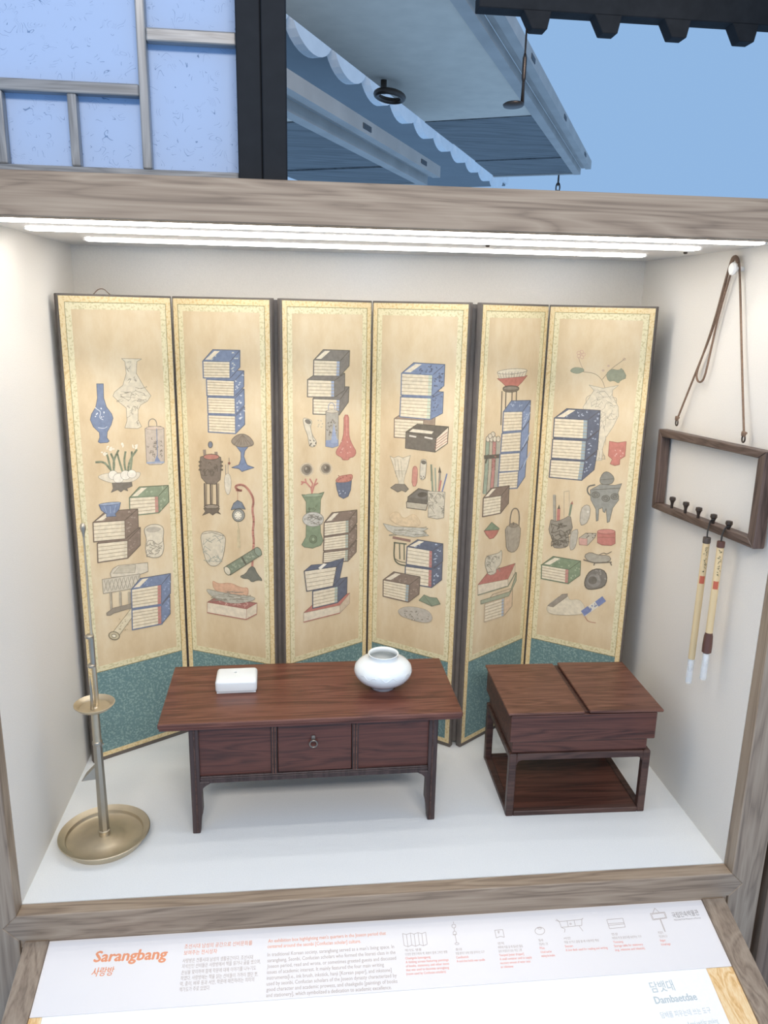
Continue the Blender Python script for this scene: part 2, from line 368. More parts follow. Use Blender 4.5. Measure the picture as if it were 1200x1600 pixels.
TH = math.radians(25.8)
U = Vector((math.sin(TH), math.cos(TH), 0)); V = Vector((math.cos(TH), -math.sin(TH), 0))
def on(x, y, z):
    p = hit(x, y, (0, 0, z), (0, 0, 1)); q = p - Vector((CAM.x, CAM.y, 0)); return q.dot(U), q.dot(V)
def uvz(u, v, z): p = Vector((CAM.x, CAM.y, 0))+U*u+V*v; return Vector((p.x, p.y, z))
def ubox(bm, u0, u1, v0, v1, z0, z1):
    pts = [uvz(u0, v0, z0), uvz(u1, v0, z0), uvz(u1, v1, z0), uvz(u0, v1, z0)]
    prism(bm, pts, (0, 0, z1-z0))
def lifted_door(label, z, v0, v1, u0, us, u1, ring=None):
    """a door leaf swung up flat under the eaves, seen from below"""
    root = tag(empty('lifted_door', uvz(u1, (v0+v1)/2, z)), label, 'door')
    b = B(); ubox(b, u0, us, v0, v1, z, z+.012); link('paper_panel', b, M['doorpaper'], root)
    n = 3
    for i in range(n):
        a = us+(u1-us)*i/n; c = us+(u1-us)*(i+1)/n
        b = B(); ubox(b, a+.006, c-.006, v0, v1, z-.004+.006*(i % 2), z+.02); link('bottom_board', b, M['doorboard'], root)
    b = B(); ubox(b, u0, u1+.04, v1, v1+.05, z-.012, z+.03); link('side_rail', b, M['doorrail'], root)
    b = B(); ubox(b, u0, u1+.05, v1+.05, v1+.085, z+.032, z+.045); link('groove', b, M['doorrail'], root)
    b = B(); ubox(b, u0, u1+.02, v1+.085, v1+.125, z+.02, z+.075); link('side_rail', b, M['doorrail'], root)
    b = B(); ubox(b, u0, u1+.02, v0-.004, v0, z+.002, z+.03); link('side_rail', b, M['doorrail'], root)
    b = B(); ubox(b, u1, u1+.04, v0-.004, v1, z-.01, z+.03); link('end_rail', b, M['doorrail'], root)
    for k in (.18, .42, .66, .9):
        b = B(); u = u0+(u1-u0)*k; ubox(b, u, u+.09, v1+.105, v1+.128, z+.035, z+.055); link('peg_slot', b, M['darkrail'], root)
    return root
ZD = 2.18
ua, va = on(905, 272, ZD); ub, vb = on(760, 271, ZD); uc, vc = on(835, 188, ZD); _, v9 = on(690, 0, ZD)
vR = (va+v9)/2; _, vq = on(447, 33, ZD); vL = (vb+vq)/2+.035
door = lifted_door('pale paper door leaf lifted flat under the eaves, held by an iron hook', ZD, vL, vR, 1.75, (uc+on(650, 182, ZD)[0])/2, (ua+ub)/2)
# second leaf, lower and further left
Z2 = 1.84
u2, v2 = on(630, 285, Z2); _, v3 = on(447, 160, Z2); v2 = (v2+v3)/2; us2 = on(447, 190, Z2)[0]
lifted_door('second lifted door leaf with two pale edge rails below the tiled eave', Z2, v2-.6, v2-.0, 1.0, us2, u2)
# iron ring on the first leaf
ring = empty('pull_ring', hit(610, 150, (0, 0, ZD), (0, 0, 1))); tag(ring, 'dark iron pull ring on the pale underside of lifted door', 'ring')
c = hit(609, 150, (0, 0, ZD-.055), (0, 0, 1)); b = B()
tube(b, [c+U*.095*math.cos(a)+V*.055*math.sin(a) for a in [2*math.pi*i/28 for i in range(28)]], .014, 10, True); link('ring', b, M['iron'], ring, smooth=True)
b = B(); tube(b, [c+Vector((0, 0, .045))-U*.085, c-U*.085-Vector((0, 0, .01))], .014, 10); link('staple', b, M['iron'], ring, smooth=True)
# hook and dark toothed beam above it
YB = .68; KB = .5
def kb(z): return CAM.z+(z-CAM.z)*KB
def kx(x): return CAM.x+(x-CAM.x)*KB
hp = hit(805, 163, (0, YB, 0), (0, 1, 0))
beam = tag(empty('eave_beam', (kx(2.2), YB, kb(2.575))), 'dark beam with blunt hanging teeth across the blue sky', 'beam')
b = B(); box(b, hit(746, 18, (0, YB, 0), (0, 1, 0)).x, kx(4.4), YB-.02, YB+.03, kb(2.578), kb(2.80), .002); link('beam', b, M['beam'], beam)
for i in range(7):
    xc = 1.722+.352*i
    b = B(); prism(b, [Vector((kx(xc+dx), YB-.0195, kb(z))) for dx, z in ((-.075, 2.58), (.062, 2.58), (.046, 2.50), (-.028, 2.50))], (0, .04, 0), .0015)
    link('tooth', b, M['beam'], beam)
xh = hit(822, 60, (0, YB, 0), (0, 1, 0)).x; zh = hit(822, 165, (0, YB, 0), (0, 1, 0)).z
hook = tag(empty('iron_hook', (xh, YB, zh)), 'thin iron hook rod hanging from the dark toothed beam', 'hook')
b = B(); tube(b, [Vector((xh, YB, kb(2.51))), Vector((xh, YB, zh+.09)), Vector((xh, YB, zh))], [.0022, .0026, .005], 8); link('rod', b, M['iron'], hook, smooth=True)
b = B(); lathe(b, [(.001, -.004), (.024, -.003), (.026, .001), (.022, .004), (.001, .005)], 0, 0, 0, 20)
bmesh.ops.transform(b, matrix=Matrix.Translation((xh-.022, YB, zh)) @ Matrix.Diagonal((1, 1.3, 1, 1)), verts=b.verts[:]); link('plate', b, M['iron'], hook, smooth=True)
b = B(); tube(b, [Vector((xh, YB, zh+.115)), Vector((xh, YB, zh+.105)), Vector((xh, YB, zh+.06)), Vector((xh, YB, zh+.05))], [.003, .0055, .0055, .003], 8); link('collar', b, M['iron'], hook, smooth=True)
# chain below the far end of the leaf
c0 = hit(873, 274, (0, 0, ZD-.012), (0, 0, 1)); chain = tag(empty('chain', c0), 'short dark chain hanging from the far end of lifted door', 'chain')
for i in range(6):
    cc = c0-Vector((0, 0, .035+.052*i)); d = V if i % 2 else U
    b = B(); tube(b, [cc+d*.014*math.cos(a)+Vector((0, 0, .036*math.sin(a))) for a in [2*math.pi*k/14 for k in range(14)]], .005, 6, True)
    link('link', b, M['iron'], chain, smooth=True)
# tiled eave
ZE = 2.30
u0e, v0e = on(475, 80, ZE); u1e, v1e = on(720, 264, ZE); vE = (v0e+v1e)/2
eave = tag(empty('tiled_eave', uvz(u0e, vE, ZE)), 'white scalloped roof tile ends along the eave behind the lifted door', 'roof')
sp = .46
b = B(); ubox(b, 1.4, 8.5, vE-.9, vE-.03, ZE+.125, ZE+.16); link('eave_underside', b, M['eaveunder'], eave)
b = B(); ubox(b, 1.4, 8.5, vE-.03, vE+.0, ZE+.14, ZE+.25); link('fascia', b, M['tile'], eave)
tile0 = None
for i in range(-2, 15):
    uc_ = u0e+.06+sp*i
    if uc_ > 8.1: break
    if tile0 is None:
        b = B(); n = 14; R1, R2 = sp*.5, sp*.36
        # drip tile: a crescent, bulging downwards
        o1 = [(R1*math.cos(a), -.62*R1*math.sin(a)) for a in [math.pi*k/n for k in range(n+1)]]
        i1 = [(R2*math.cos(a), -.30*R2*math.sin(a)) for a in [math.pi*k/n for k in range(n+1)]]
        prism(b, [U*x+Vector((0, 0, z+.145)) for x, z in o1+i1[::-1]], V*.05, 0)
        tile0 = link('roof_tile', b, M['tile'], eave, world=False)
        bb = B(); prism(bb, [U*(.10*sp+.34*sp*math.cos(a))+Vector((0, 0, .165+.19*sp*math.sin(a))) for a in [2*math.pi*k/18 for k in range(18)]], V*.05, 0)
        disc0 = link('round_tile', bb, M['tile'], eave, world=False)
        t, d = tile0, disc0
    else:
        t = tile0.copy(); COL.objects.link(t); t.parent = eave; d = disc0.copy(); COL.objects.link(d); d.parent = eave
    loc = uvz(uc_, vE, ZE)-eave.location
    t.location = loc; d.location = loc - V*.004

# ------------------------------------------------------------------ folding screen
HS = 1.2005; T = .016; ZTL = .2555
CR = [(.0184, .5043), (.2522, .6535), (.5008, .5314), (.5225, .5301), (.7552, .681), (.977, .5131), (1.0044, .5106), (1.2248, .679), (1.45, .5165)]
PAN = [(0, 1), (1, 2), (3, 4), (4, 5), (6, 7), (7, 8)]
screen = tag(empty('folding_screen', (.74, .60, 0)), 'six-panel folding screen painted with books and vases behind the desk', 'screen')
panels = []
for k, (i, j) in enumerate(PAN):
    a = Vector((*CR[i], 0)); c = Vector((*CR[j], 0)); ex = (c-a); Wd = ex.length; ex.normalize()
    nrm = Vector((ex.y, -ex.x, 0))            # towards the viewer
    pe = empty('panel', (a.x, a.y, 0), math.atan2(ex.y, ex.x), screen)
    pe.location = (a.x-screen.location.x, a.y-screen.location.y, 0)
    panels.append(dict(o=pe, a=a, ex=ex, n=nrm, W=Wd, lay=0))
    # local axes: x along the panel, -y towards the viewer
    def part(name, mat, rects, y0, y1, bev=0):
        b = B()
        for x0, x1, z0, z1 in rects: box(b, x0, x1, y0, y1, z0, z1, bev)
        return link(name, b, mat, pe, world=False)
    g = .0045; gw = .0125; pw = .0145; zb0 = .012; zb1 = zb0+.012
    part('rim', M['rim'], [(.0004, Wd-.0004, .0, HS)], 0, T, .0015)
    part('gold_border', M['gold'], [(g, g+gw, zb0, HS-.005), (Wd-g-gw, Wd-g, zb0, HS-.005), (g+gw, Wd-g-gw, HS-.005-.0135, HS-.005), (g+gw, Wd-g-gw, zb0, zb1)], -.0012, .001)
    xi0, xi1 = g+gw, Wd-g-gw; zi1 = HS-.0185
    part('border_line', M['goldline'], [(xi0, xi0+.0012, ZTL, zi1), (xi1-.0012, xi1, ZTL, zi1), (xi0, xi1, zi1-.0012, zi1), (xi0, xi1, ZTL-.0008, ZTL+.0008)], -.0014, .001)
    part('pattern_border', M['pattern'], [(xi0, xi0+pw, ZTL, zi1), (xi1-pw, xi1, ZTL, zi1), (xi0+pw, xi1-pw, zi1-.0165, zi1), (xi0+pw, xi1-pw, ZTL, ZTL+.0155)], -.0009, .001)
    part('silk', M['silk'], [(xi0+pw, xi1-pw, ZTL+.0155, zi1-.0165)], -.0006, .001)
    part('brocade', M['teal'], [(xi0, xi1, zb1, ZTL)], -.0008, .001)
# fabric hinges behind the two outward folds
for i, j in ((2, 3), (5, 6)):
    a, c = CR[i], CR[j]; b = B(); box(b, a[0]-.004, c[0]+.004, a[1]+.0165, a[1]+.0185, .01, HS-.004)
    link('hinge_cloth', b, M['rim'], screen)

CROPS = {'A': (70, 440, 3.243), 'B': (70, 720, 3.243), 'C': (420, 440, 3.529), 'D': (420, 720, 3.529), 'E': (720, 440, 3.529), 'F': (720, 720, 3.529)}
def pig(h):
    c = lin(h); g = .3*c[0]+.59*c[1]+.11*c[2]; sk = (.72, .58, .38)
    return tuple((c[i]*.74+g*.26)*.86+sk[i]*.14 for i in range(3))+(1.0,)
class Mot:
    """flat painted figure on a screen panel"""
    def __init__(s, name, panel, crop):
        s.name, s.P = name, panels[panel-1]; s.ox, s.oy, s.k = CROPS[crop]; s.v = []; s.f = []; s.c = []
    def crop(s, c): s.ox, s.oy, s.k = CROPS[c]; return s
    def pt(s, p):
        q = hit(s.ox+p[0]/s.k, s.oy+p[1]/s.k, s.P['a'], s.P['n'])
        return q
    def _add(s, pts3, col):
        off = s.P['n']*(.0007+.000005*s.P['lay'])
        i0 = len(s.v); s.v += [p+off for p in pts3]; s.f.append(tuple(range(i0, i0+len(pts3)))); s.c.append(pig(col))
    def poly(s, pts, col, out=None, w=3):
        s.P['lay'] += 1
        s._add([s.pt(p) for p in pts], col)
        if out: s.line(list(pts)+[pts[0]], w, out)
        return s
    def line(s, pts, w, col):
        s.P['lay'] += 1
        for (x0, y0), (x1, y1) in zip(pts[:-1], pts[1:]):
            dx, dy = x1-x0, y1-y0; l = math.hypot(dx, dy)
            if l < 1e-6: continue
            nx, ny = -dy/l*w/2, dx/l*w/2; ex, ey = dx/l*w*.25, dy/l*w*.25
            s._add([s.pt(q) for q in ((x0+nx-ex, y0+ny-ey), (x1+nx+ex, y1+ny+ey), (x1-nx+ex, y1-ny+ey), (x0-nx-ex, y0-ny-ey))], col)
        return s
    def ell(s, cx, cy, rx, ry, col, rot=0, out=None, w=3, n=20):
        pts = []
        for i in range(n):
            a = 2*math.pi*i/n; x, y = rx*math.cos(a), ry*math.sin(a)
            pts.append((cx+x*math.cos(rot)-y*math.sin(rot), cy+x*math.sin(rot)+y*math.cos(rot)))
        if col: s.poly(pts, col)
        if out: s.line(pts+[pts[0]], w, out)
        return s
    def curve(s, pts, w, col, it=2):
        return s.line([(p.x, p.y) for p in smoothpts([(x, y, 0) for x, y in pts], it)], w, col)
    def blob(s, pts, col, out=None, w=3, it=2):
        q = [Vector((x, y, 0)) for x, y in pts]
        for _ in range(it):
            r = []
            for a, b_ in zip(q, q[1:]+q[:1]): r += [a*.75+b_*.25, a*.25+b_*.75]
            q = r
        return s.poly([(p.x, p.y) for p in q], col, out, w)
    def crackle(s, box_, n, col, w=1.5, seed=1):
        r = random.Random(seed); x0, y0, x1, y1 = box_
        for _ in range(n):
            x, y = r.uniform(x0, x1), r.uniform(y0, y1); pts = [(x, y)]
            for _k in range(3):
                x = min(max(x+r.uniform(-.3, .3)*(x1-x0), x0), x1); y = min(max(y+r.uniform(-.18, .18)*(y1-y0), y0), y1); pts.append((x, y))
            s.line(pts, w, col)
        return s
    def flecks(s, box_, n, col, size=5, seed=3):
        r = random.Random(seed); x0, y0, x1, y1 = box_
        for _ in range(n):
            s.ell(r.uniform(x0, x1), r.uniform(y0, y1), size*r.uniform(.5, 1.1), size*r.uniform(.4, .8), col, r.uniform(0, 3), n=7)
        return s
    def quadflecks(s, q, n, col, seed=5, L=14, w=3):
        r = random.Random(seed)
        for _ in range(n):
            a, b_ = r.uniform(.12, .88), r.uniform(.15, .85)
            x = (q[0][0]*(1-a)+q[1][0]*a)*(1-b_)+(q[3][0]*(1-a)+q[2][0]*a)*b_
            y = (q[0][1]*(1-a)+q[1][1]*a)*(1-b_)+(q[3][1]*(1-a)+q[2][1]*a)*b_
            t = r.uniform(0, 6.3)
            s.curve([(x, y), (x+L*.5*math.cos(t), y+L*.5*math.sin(t)), (x+L*.6*math.cos(t+1.2), y+L*.6*math.sin(t+1.2))], w, col, 1)
        return s
    def book(s, TL, TR, BR, BL, d, cover, dark, lines=5, edge=None, label=True, page='#e6d5ae', fleck=None, seed=1, rule='#a8926a', side=None):
        add = lambda p, q: (p[0]+q[0], p[1]+q[1])
        top = [TL, TR, add(TR, d), add(TL, d)]; sd = [TR, add(TR, d), add(BR, d), BR]
        s.poly(top, cover, dark, 4); s.poly(sd, side or cover, dark, 4)
        if fleck: s.quadflecks(top, 6, fleck, seed); s.quadflecks(sd, 7, fleck, seed+9)
        if label:
            f = lambda a, b_: (TL[0]+(TR[0]-TL[0])*a+d[0]*b_, TL[1]+(TR[1]-TL[1])*a+d[1]*b_)
            s.poly([f(.04, .12), f(.24, .12), f(.30, .9), f(.10, .9)], '#e9d9b4')
        s.poly([TL, TR, BR, BL], page)
        if edge:
            f = lambda a, b_: ((TL[0]*(1-a)+TR[0]*a)*(1-b_)+(BL[0]*(1-a)+BR[0]*a)*b_, (TL[1]*(1-a)+TR[1]*a)*(1-b_)+(BL[1]*(1-a)+BR[1]*a)*b_)
            s.poly([f(.87, 0), f(1, 0), f(1, 1), f(.87, 1)], edge)
        for i in range(1, lines+1):
            t = i/(lines+1)
            s.line([(TL[0]+(BL[0]-TL[0])*t, TL[1]+(BL[1]-TL[1])*t), (TR[0]+(BR[0]-TR[0])*t, TR[1]+(BR[1]-TR[1])*t)], 3, rule)
        s.line([TL, TR, BR, BL, TL], 6, cover); s.line([TL, TR, BR, BL, TL], 2, dark)
        return s
    def done(s):
        inv = world_of(s.P['o']).inverted()
        me = bpy.data.meshes.new(s.name); me.from_pydata([inv @ p for p in s.v], [], s.f)
        at = me.attributes.new('pigment', 'FLOAT_COLOR', 'FACE')
        for i, c in enumerate(s.c): at.data[i].color = c
        me.materials.append(M['paint'])
        o = bpy.data.objects.new(s.name, me); COL.objects.link(o); o.parent = s.P['o']; return o
BLU, BLD = '#5f7ea8', '#3b5273'; LB = '#9db6d3'; BRN, BRD = '#7d6658', '#4f4039'; GRY, GRD = '#74706a', '#4b4844'
GRN, GRND = '#6c8a62', '#445a40'; RED, REDD = '#c26254', '#8e453b'; INK = '#5b5249'; PAGE = '#e6d5ae'; CEL = '#d9ccab'; CELD = '#8d8470'; NAV, NAVD = '#3f5676', '#2c3c56'
# ---- panel 1
m = Mot('painted_vase', 1, 'A'); m.poly([(262, 518), (296, 518), (298, 590), (312, 635), (338, 670), (345, 692), (336, 725), (316, 762), (314, 790), (326, 808), (318, 815), (280, 818), (270, 812), (278, 788), (276, 765), (245, 735), (230, 700), (236, 672), (258, 635), (266, 590)], BLU, BLD, 3)
m.curve([(262, 645), (285, 660), (275, 690), (295, 700)], 3, '#d8dfe6').curve([(270, 740), (300, 745), (315, 735)], 3, '#c8d2de').flecks((255, 640, 300, 690), 9, '#dfe4ea', 5); m.done()
m = Mot('painted_crackle_vase', 1, 'A'); m.poly([(388, 390), (490, 392), (466, 405), (463, 465), (500, 530), (537, 578), (520, 605), (485, 625), (472, 650), (472, 700), (490, 735), (470, 745), (405, 742), (416, 705), (412, 640), (375, 610), (345, 580), (352, 560), (395, 525), (412, 465), (405, 405)], CEL, CELD, 2.5)
m.crackle((412, 405, 465, 520), 7, CELD, 2, 1).crackle((365, 530, 515, 610), 16, CELD, 2, 2).crackle((415, 630, 472, 735), 9, CELD, 2, 4); m.done()
m = Mot('painted_lantern', 1, 'A'); m.curve([(526, 740), (524, 706), (545, 692), (566, 706), (567, 745)], 4, '#77766f')
m.poly([(507, 745), (530, 733), (585, 733), (603, 742), (605, 915), (590, 926), (530, 928), (515, 918)], '#c3b19c', '#81796e', 3).ell(556, 742, 44, 9, '#d1b79e', out='#81796e', w=2).quadflecks([(512, 765), (600, 760), (602, 905), (518, 912)], 26, '#7b7166', 2, 16, 3)
m.line([(566, 745), (570, 885)], 4, BLU).poly([(566, 880), (590, 918), (552, 922)], '#6d87b4').line([(517, 918), (602, 915)], 9, '#8fa2bd'); m.done()
m = Mot('painted_narcissus', 1, 'A')
for p in ([(340, 985), (322, 900), (312, 868)], [(352, 985), (345, 910), (372, 855)], [(340, 985), (355, 920), (335, 872)], [(400, 985), (380, 920), (366, 870)], [(415, 985), (400, 915), (408, 862)], [(420, 985), (425, 910), (465, 852)], [(430, 985), (440, 905), (440, 862)], [(330, 950), (300, 912), (258, 915)]): m.curve(p, 10, '#7f9270')
for x, y in ((330, 845), (390, 832), (300, 870), (452, 835)): m.flecks((x-16, y-10, x+16, y+10), 6, '#ece2c6', 8, int(x))
m.crop('B').blob([(255, 82), (310, 60), (440, 60), (490, 55), (470, 95), (400, 118), (330, 112)], '#dccfb0', '#a0947c', 2)
for x, y, r in ((345, 72, 24), (372, 88, 26), (408, 72, 25), (440, 66, 22)): m.ell(x, y, r, r*.95, '#ebe2ca', out='#9a907c', w=2)
m.poly([(340, 112), (440, 108), (442, 128), (415, 140), (420, 152), (400, 145), (385, 158), (368, 146), (335, 160), (345, 140)], '#6a655d', '#4d4943', 2); m.done()
m = Mot('painted_book', 1, 'B'); m.book((428, 186), (575, 178), (578, 262), (430, 278), (50, -54), '#7d9470', GRND, 4, '#c87f70', fleck='#a6b48c', seed=2); m.done()
m = Mot('painted_book_stack', 1, 'B'); m.book((265, 418), (420, 402), (420, 492), (268, 515), (63, -65), BRN, BRD, 4, '#d8c8a4', False, fleck='#9b8270', seed=3)
m.book((243, 312), (405, 300), (408, 395), (247, 410), (65, -57), BRN, BRD, 4, '#d8c8a4', fleck='#a89582', seed=4); m.done()
m = Mot('painted_bowl', 1, 'B'); m.poly([(273, 222), (383, 211), (375, 245), (355, 268), (360, 280), (310, 283), (312, 270), (285, 250)], BLU, BLD, 3).ell(328, 217, 55, 7, '#8fa5c4', -.1, BLD, 2).line([(300, 230), (312, 262)], 2, LB).line([(330, 230), (332, 265)], 2, LB).line([(358, 225), (350, 260)], 2, LB); m.done()
m = Mot('painted_carved_cup', 1, 'B'); m.blob([(497, 345), (530, 322), (575, 320), (604, 340), (597, 400), (604, 440), (590, 485), (545, 492), (512, 480), (508, 430), (516, 395)], CEL, CELD, 3).blob([(505, 345), (545, 330), (595, 340), (570, 360), (525, 365)], '#b6ab94').crackle((515, 390, 597, 485), 14, CELD, 3, 8); m.done()
m = Mot('painted_censer', 1, 'B'); m.poly([(345, 545), (370, 530), (520, 515), (522, 560), (480, 575), (335, 590), (330, 570)], '#d5c8aa', CELD, 3).poly([(345, 570), (375, 535), (460, 525), (455, 565)], '#c2b698', CELD, 2)
m.poly([(290, 600), (480, 572), (480, 640), (295, 672)], '#cdc1a4', CELD, 3)
for i in range(9): m.line([(300+i*20, 605+(-i*3)), (316+i*20, 660-i*3)], 2.5, '#8f8774').line([(316+i*20, 605-i*3), (300+i*20, 662-i*3)], 2.5, '#8f8774')
for x in (332, 380, 425): m.line([(x, 665), (x+4, 750)], 11, '#ab9f86').line([(x+6, 665), (x+9, 750)], 2, INK)
m.poly([(312, 770), (345, 745), (470, 715), (470, 735), (350, 770), (330, 782), (313, 782)], '#8d8270', INK, 2); m.done()
m = Mot('painted_scroll', 1, 'B'); m.line([(352, 884), (440, 768)], 34, '#ddcc9e').line([(340, 872), (430, 755)], 3, '#8f7f5a').line([(366, 896), (450, 780)], 3, '#8f7f5a').flecks((375, 800, 420, 860), 14, '#b29c6c', 4).ell(350, 885, 27, 20, '#c2b184', .2, '#6c634d', 4).ell(349, 886, 11, 8, '#efe3c0', .2, '#6c634d', 3); m.done()
m = Mot('painted_book_stack', 1, 'B'); m.book((440, 755), (590, 732), (592, 825), (442, 855), (42, -52), BLU, BLD, 5, '#c86a68', False, fleck='#8aa5cf', seed=6)
m.book((437, 650), (590, 625), (590, 725), (440, 748), (45, -55), BLU, BLD, 5, '#c86a68', fleck='#8aa5cf', seed=7); m.done()
# ---- panel 2
m = Mot('painted_book_stack', 2, 'A')
m.book((828, 675), (967, 680), (968, 770), (830, 762), (46, -46), BLU, BLD, 5, label=False, fleck='#d8dfe4', seed=1)
m.book((825, 585), (965, 590), (967, 672), (828, 668), (46, -46), BLU, BLD, 5, label=False, fleck='#d8dfe4', seed=2)
m.book((820, 495), (962, 502), (962, 582), (823, 578), (48, -50), BLU, BLD, 5, label=False, fleck='#d8dfe4', seed=3)
m.book((802, 402), (940, 405), (940, 490), (805, 488), (50, -57), BLU, BLD, 5, fleck='#cfd4c6', seed=4); m.done()
m = Mot('painted_fungus_stand', 2, 'A'); m.poly([(970, 832), (1035, 832), (1015, 858), (1010, 885), (1020, 915), (1028, 930), (1062, 942), (1030, 952), (1000, 962), (985, 948), (948, 942), (985, 928), (995, 900), (995, 865)], BLU, BLD, 3).blob([(943, 805), (975, 775), (1010, 770), (1045, 790), (1066, 828), (1020, 838), (985, 838), (955, 825)], '#8b7c6b', '#5d5247', 3)
for i in range(6): m.line([(1003, 775), (958+i*18, 828)], 2.5, '#6c5f52')
m.done()
m = Mot('painted_pebble', 2, 'A'); m.ell(840, 826, 11, 16, '#62738d', 0, INK, 3); m.done()
m = Mot('painted_tripod_pot', 2, 'A'); m.line([(810, 855), (814, 895)], 15, '#8b7768').line([(869, 866), (872, 905)], 15, '#8b7768').crop('B')
m.poly([(788, 0), (790, -20), (845, -35), (893, -18), (897, 25), (890, 95), (865, 118), (820, 115), (795, 85), (786, 40)], '#74655a', '#463d37', 3).ell(845, -20, 40, 14, '#bf6a5a', 0, '#463d37', 3).quadflecks([(795, 0), (890, 0), (885, 90), (800, 85)], 14, '#544a42', 3, 30, 4)
for x in (788, 897):
    for y in (5, 25, 45): m.line([(x-5, y), (x+5, y)], 9, '#4d443d')
for x in (816, 846, 878): m.line([(x-5, 115), (x-3, 225)], 9, '#5d5048').line([(x+5, 115), (x+5, 225)], 3, '#3f3833')
m.ell(847, 232, 38, 11, '#948571', 0, '#463d37', 4).poly([(806, 240), (888, 240), (880, 256), (893, 270), (870, 262), (852, 275), (835, 262), (800, 276), (815, 256)], '#5b5047', '#3f3833', 2); m.done()
m = Mot('painted_pendant', 2, 'B'); m.line([(935, -15), (936, 20)], 3, '#7c6f60').line([(918, 20), (918, 85)], 4, '#9b917e').line([(930, 10), (930, 80)], 4, '#a59b88').blob([(910, 70), (940, 60), (948, 130), (932, 180), (914, 150)], '#d7cbae', '#a09680', 2); m.ell(936, 12, 6, 7, '#8a3b2f'); m.done()
m = Mot('painted_coral_stand', 2, 'B'); m.curve([(972, 148), (1003, 150), (985, 150), (965, 135), (975, 122), (1005, 120), (1030, 140), (1052, 175), (1060, 205), (1052, 250), (1062, 300), (1054, 360), (1062, 410), (1054, 470), (1053, 535)], 11, '#cf7863')
m.blob([(988, 585), (1020, 572), (1040, 538), (1062, 535), (1075, 568), (1108, 608), (1080, 602), (1050, 615), (1035, 596), (1010, 596)], '#5f685e', '#424a44', 3, 1); m.done()
m = Mot('painted_clock', 2, 'B'); m.line([(978, 155), (979, 205)], 2.5, '#b56a56').poly([(958, 215), (978, 200), (1000, 210), (1018, 245), (990, 240), (945, 248)], '#62778c', '#414b57', 3).ell(983, 275, 31, 32, '#8f938c', 0, '#4c4f4d', 4).ell(981, 276, 20, 22, '#e9dfc2', 0, '#4c4f4d', 2)
for i in range(8): m.ell(981+14*math.cos(i*.785), 276+16*math.sin(i*.785), 2.4, 2.4, '#4c4f4d', n=6)
m.line([(980, 310), (983, 345)], 3, '#b6a474').poly([(977, 345), (989, 345), (993, 440), (975, 440)], '#cdb781'); m.done()
m = Mot('painted_scroll', 2, 'B'); m.line([(928, 555), (1082, 460)], 46, '#71866a').line([(918, 535), (1072, 440)], 4, '#49553f').line([(940, 578), (1092, 480)], 4, '#49553f').quadflecks([(920, 540), (1065, 450), (1088, 480), (940, 570)], 22, '#a0ac8a', 4, 16, 3).ell(1082, 460, 16, 24, '#7f937a', -.5, '#49553f', 3).ell(927, 556, 14, 23, '#d7ccaa', -.5, '#49553f', 3).line([(1000, 488), (1022, 525)], 9, '#3f4a3c'); m.done()
m = Mot('painted_carved_cup', 2, 'B'); m.blob([(788, 362), (850, 352), (918, 374), (915, 430), (900, 510), (862, 538), (822, 520), (800, 440)], CEL, CELD, 3).crackle((805, 375, 905, 510), 14, '#9aa08f', 3, 5).line([(800, 370), (850, 362), (908, 380)], 3, CELD); m.done()
m = Mot('painted_fruit_dish', 2, 'B'); m.poly([(825, 716), (868, 692), (1078, 720), (1025, 750)], '#a95450', '#7f3d39', 3).quadflecks([(835, 715), (870, 697), (1065, 720), (1022, 745)], 18, '#d79a86', 2, 22, 4)
m.poly([(825, 716), (1025, 750), (1022, 803), (825, 768)], '#e3d2b0', '#a8564c', 2).poly([(1025, 750), (1078, 720), (1075, 775), (1022, 803)], '#d9c7a3', '#a8564c', 2).line([(825, 768), (1022, 803), (1075, 775)], 5, '#b4604f')
m.blob([(848, 600), (880, 625), (940, 615), (1000, 645), (1035, 640), (1030, 690), (960, 685), (860, 660)], '#d99f72', '#c27d55', 2).blob([(818, 645), (870, 660), (960, 675), (1078, 690), (1050, 712), (950, 725), (870, 700), (830, 672)], '#b3b09b', '#857f6d', 2).crackle((845, 660, 1045, 710), 18, '#857f6d', 2.5, 6); m.done()
# ---- panel 3
m = Mot('painted_book_stack', 3, 'C')
m.book((243, 645), (392, 650), (388, 735), (243, 730), (50, -70), GRY, GRD, 4, '#97abc7', False)
m.book((213, 540), (362, 545), (362, 638), (212, 635), (56, -40), GRY, GRD, 4, '#97abc7', False)
m.book((247, 432), (393, 437), (390, 522), (245, 520), (52, -57), GRY, GRD, 4, '#97abc7'); m.done()
m = Mot('painted_ivory_horn', 3, 'C'); m.blob([(185, 750), (215, 755), (240, 768), (228, 800), (240, 850), (262, 878), (260, 905), (235, 914), (220, 900), (215, 850), (195, 805)], '#d6c9a9', '#8d8470', 3).ell(215, 772, 18, 12, '#6c675e', .5).flecks((225, 875, 258, 908), 7, '#57524b', 6).line([(225, 790), (245, 880)], 3, '#a59b86').flecks((270, 765, 295, 805), 8, '#b9ab8f', 5); m.done()
m = Mot('painted_lantern', 3, 'C'); m.curve([(328, 710), (326, 680), (345, 664), (362, 680), (362, 712)], 4, '#8a9ab3').poly([(313, 715), (345, 705), (383, 713), (382, 905), (350, 916), (312, 908)], '#a9a394', '#6b665e', 3).ell(348, 715, 33, 9, '#cdbfa0', 0, '#6b665e', 2).quadflecks([(318, 740), (378, 738), (378, 860), (318, 862)], 20, '#5e584f', 5, 14, 3).poly([(313, 875), (382, 870), (382, 905), (350, 916), (312, 908)], '#7f94b8').poly([(357, 780), (378, 890), (340, 890)], '#8ea3c6'); m.done()
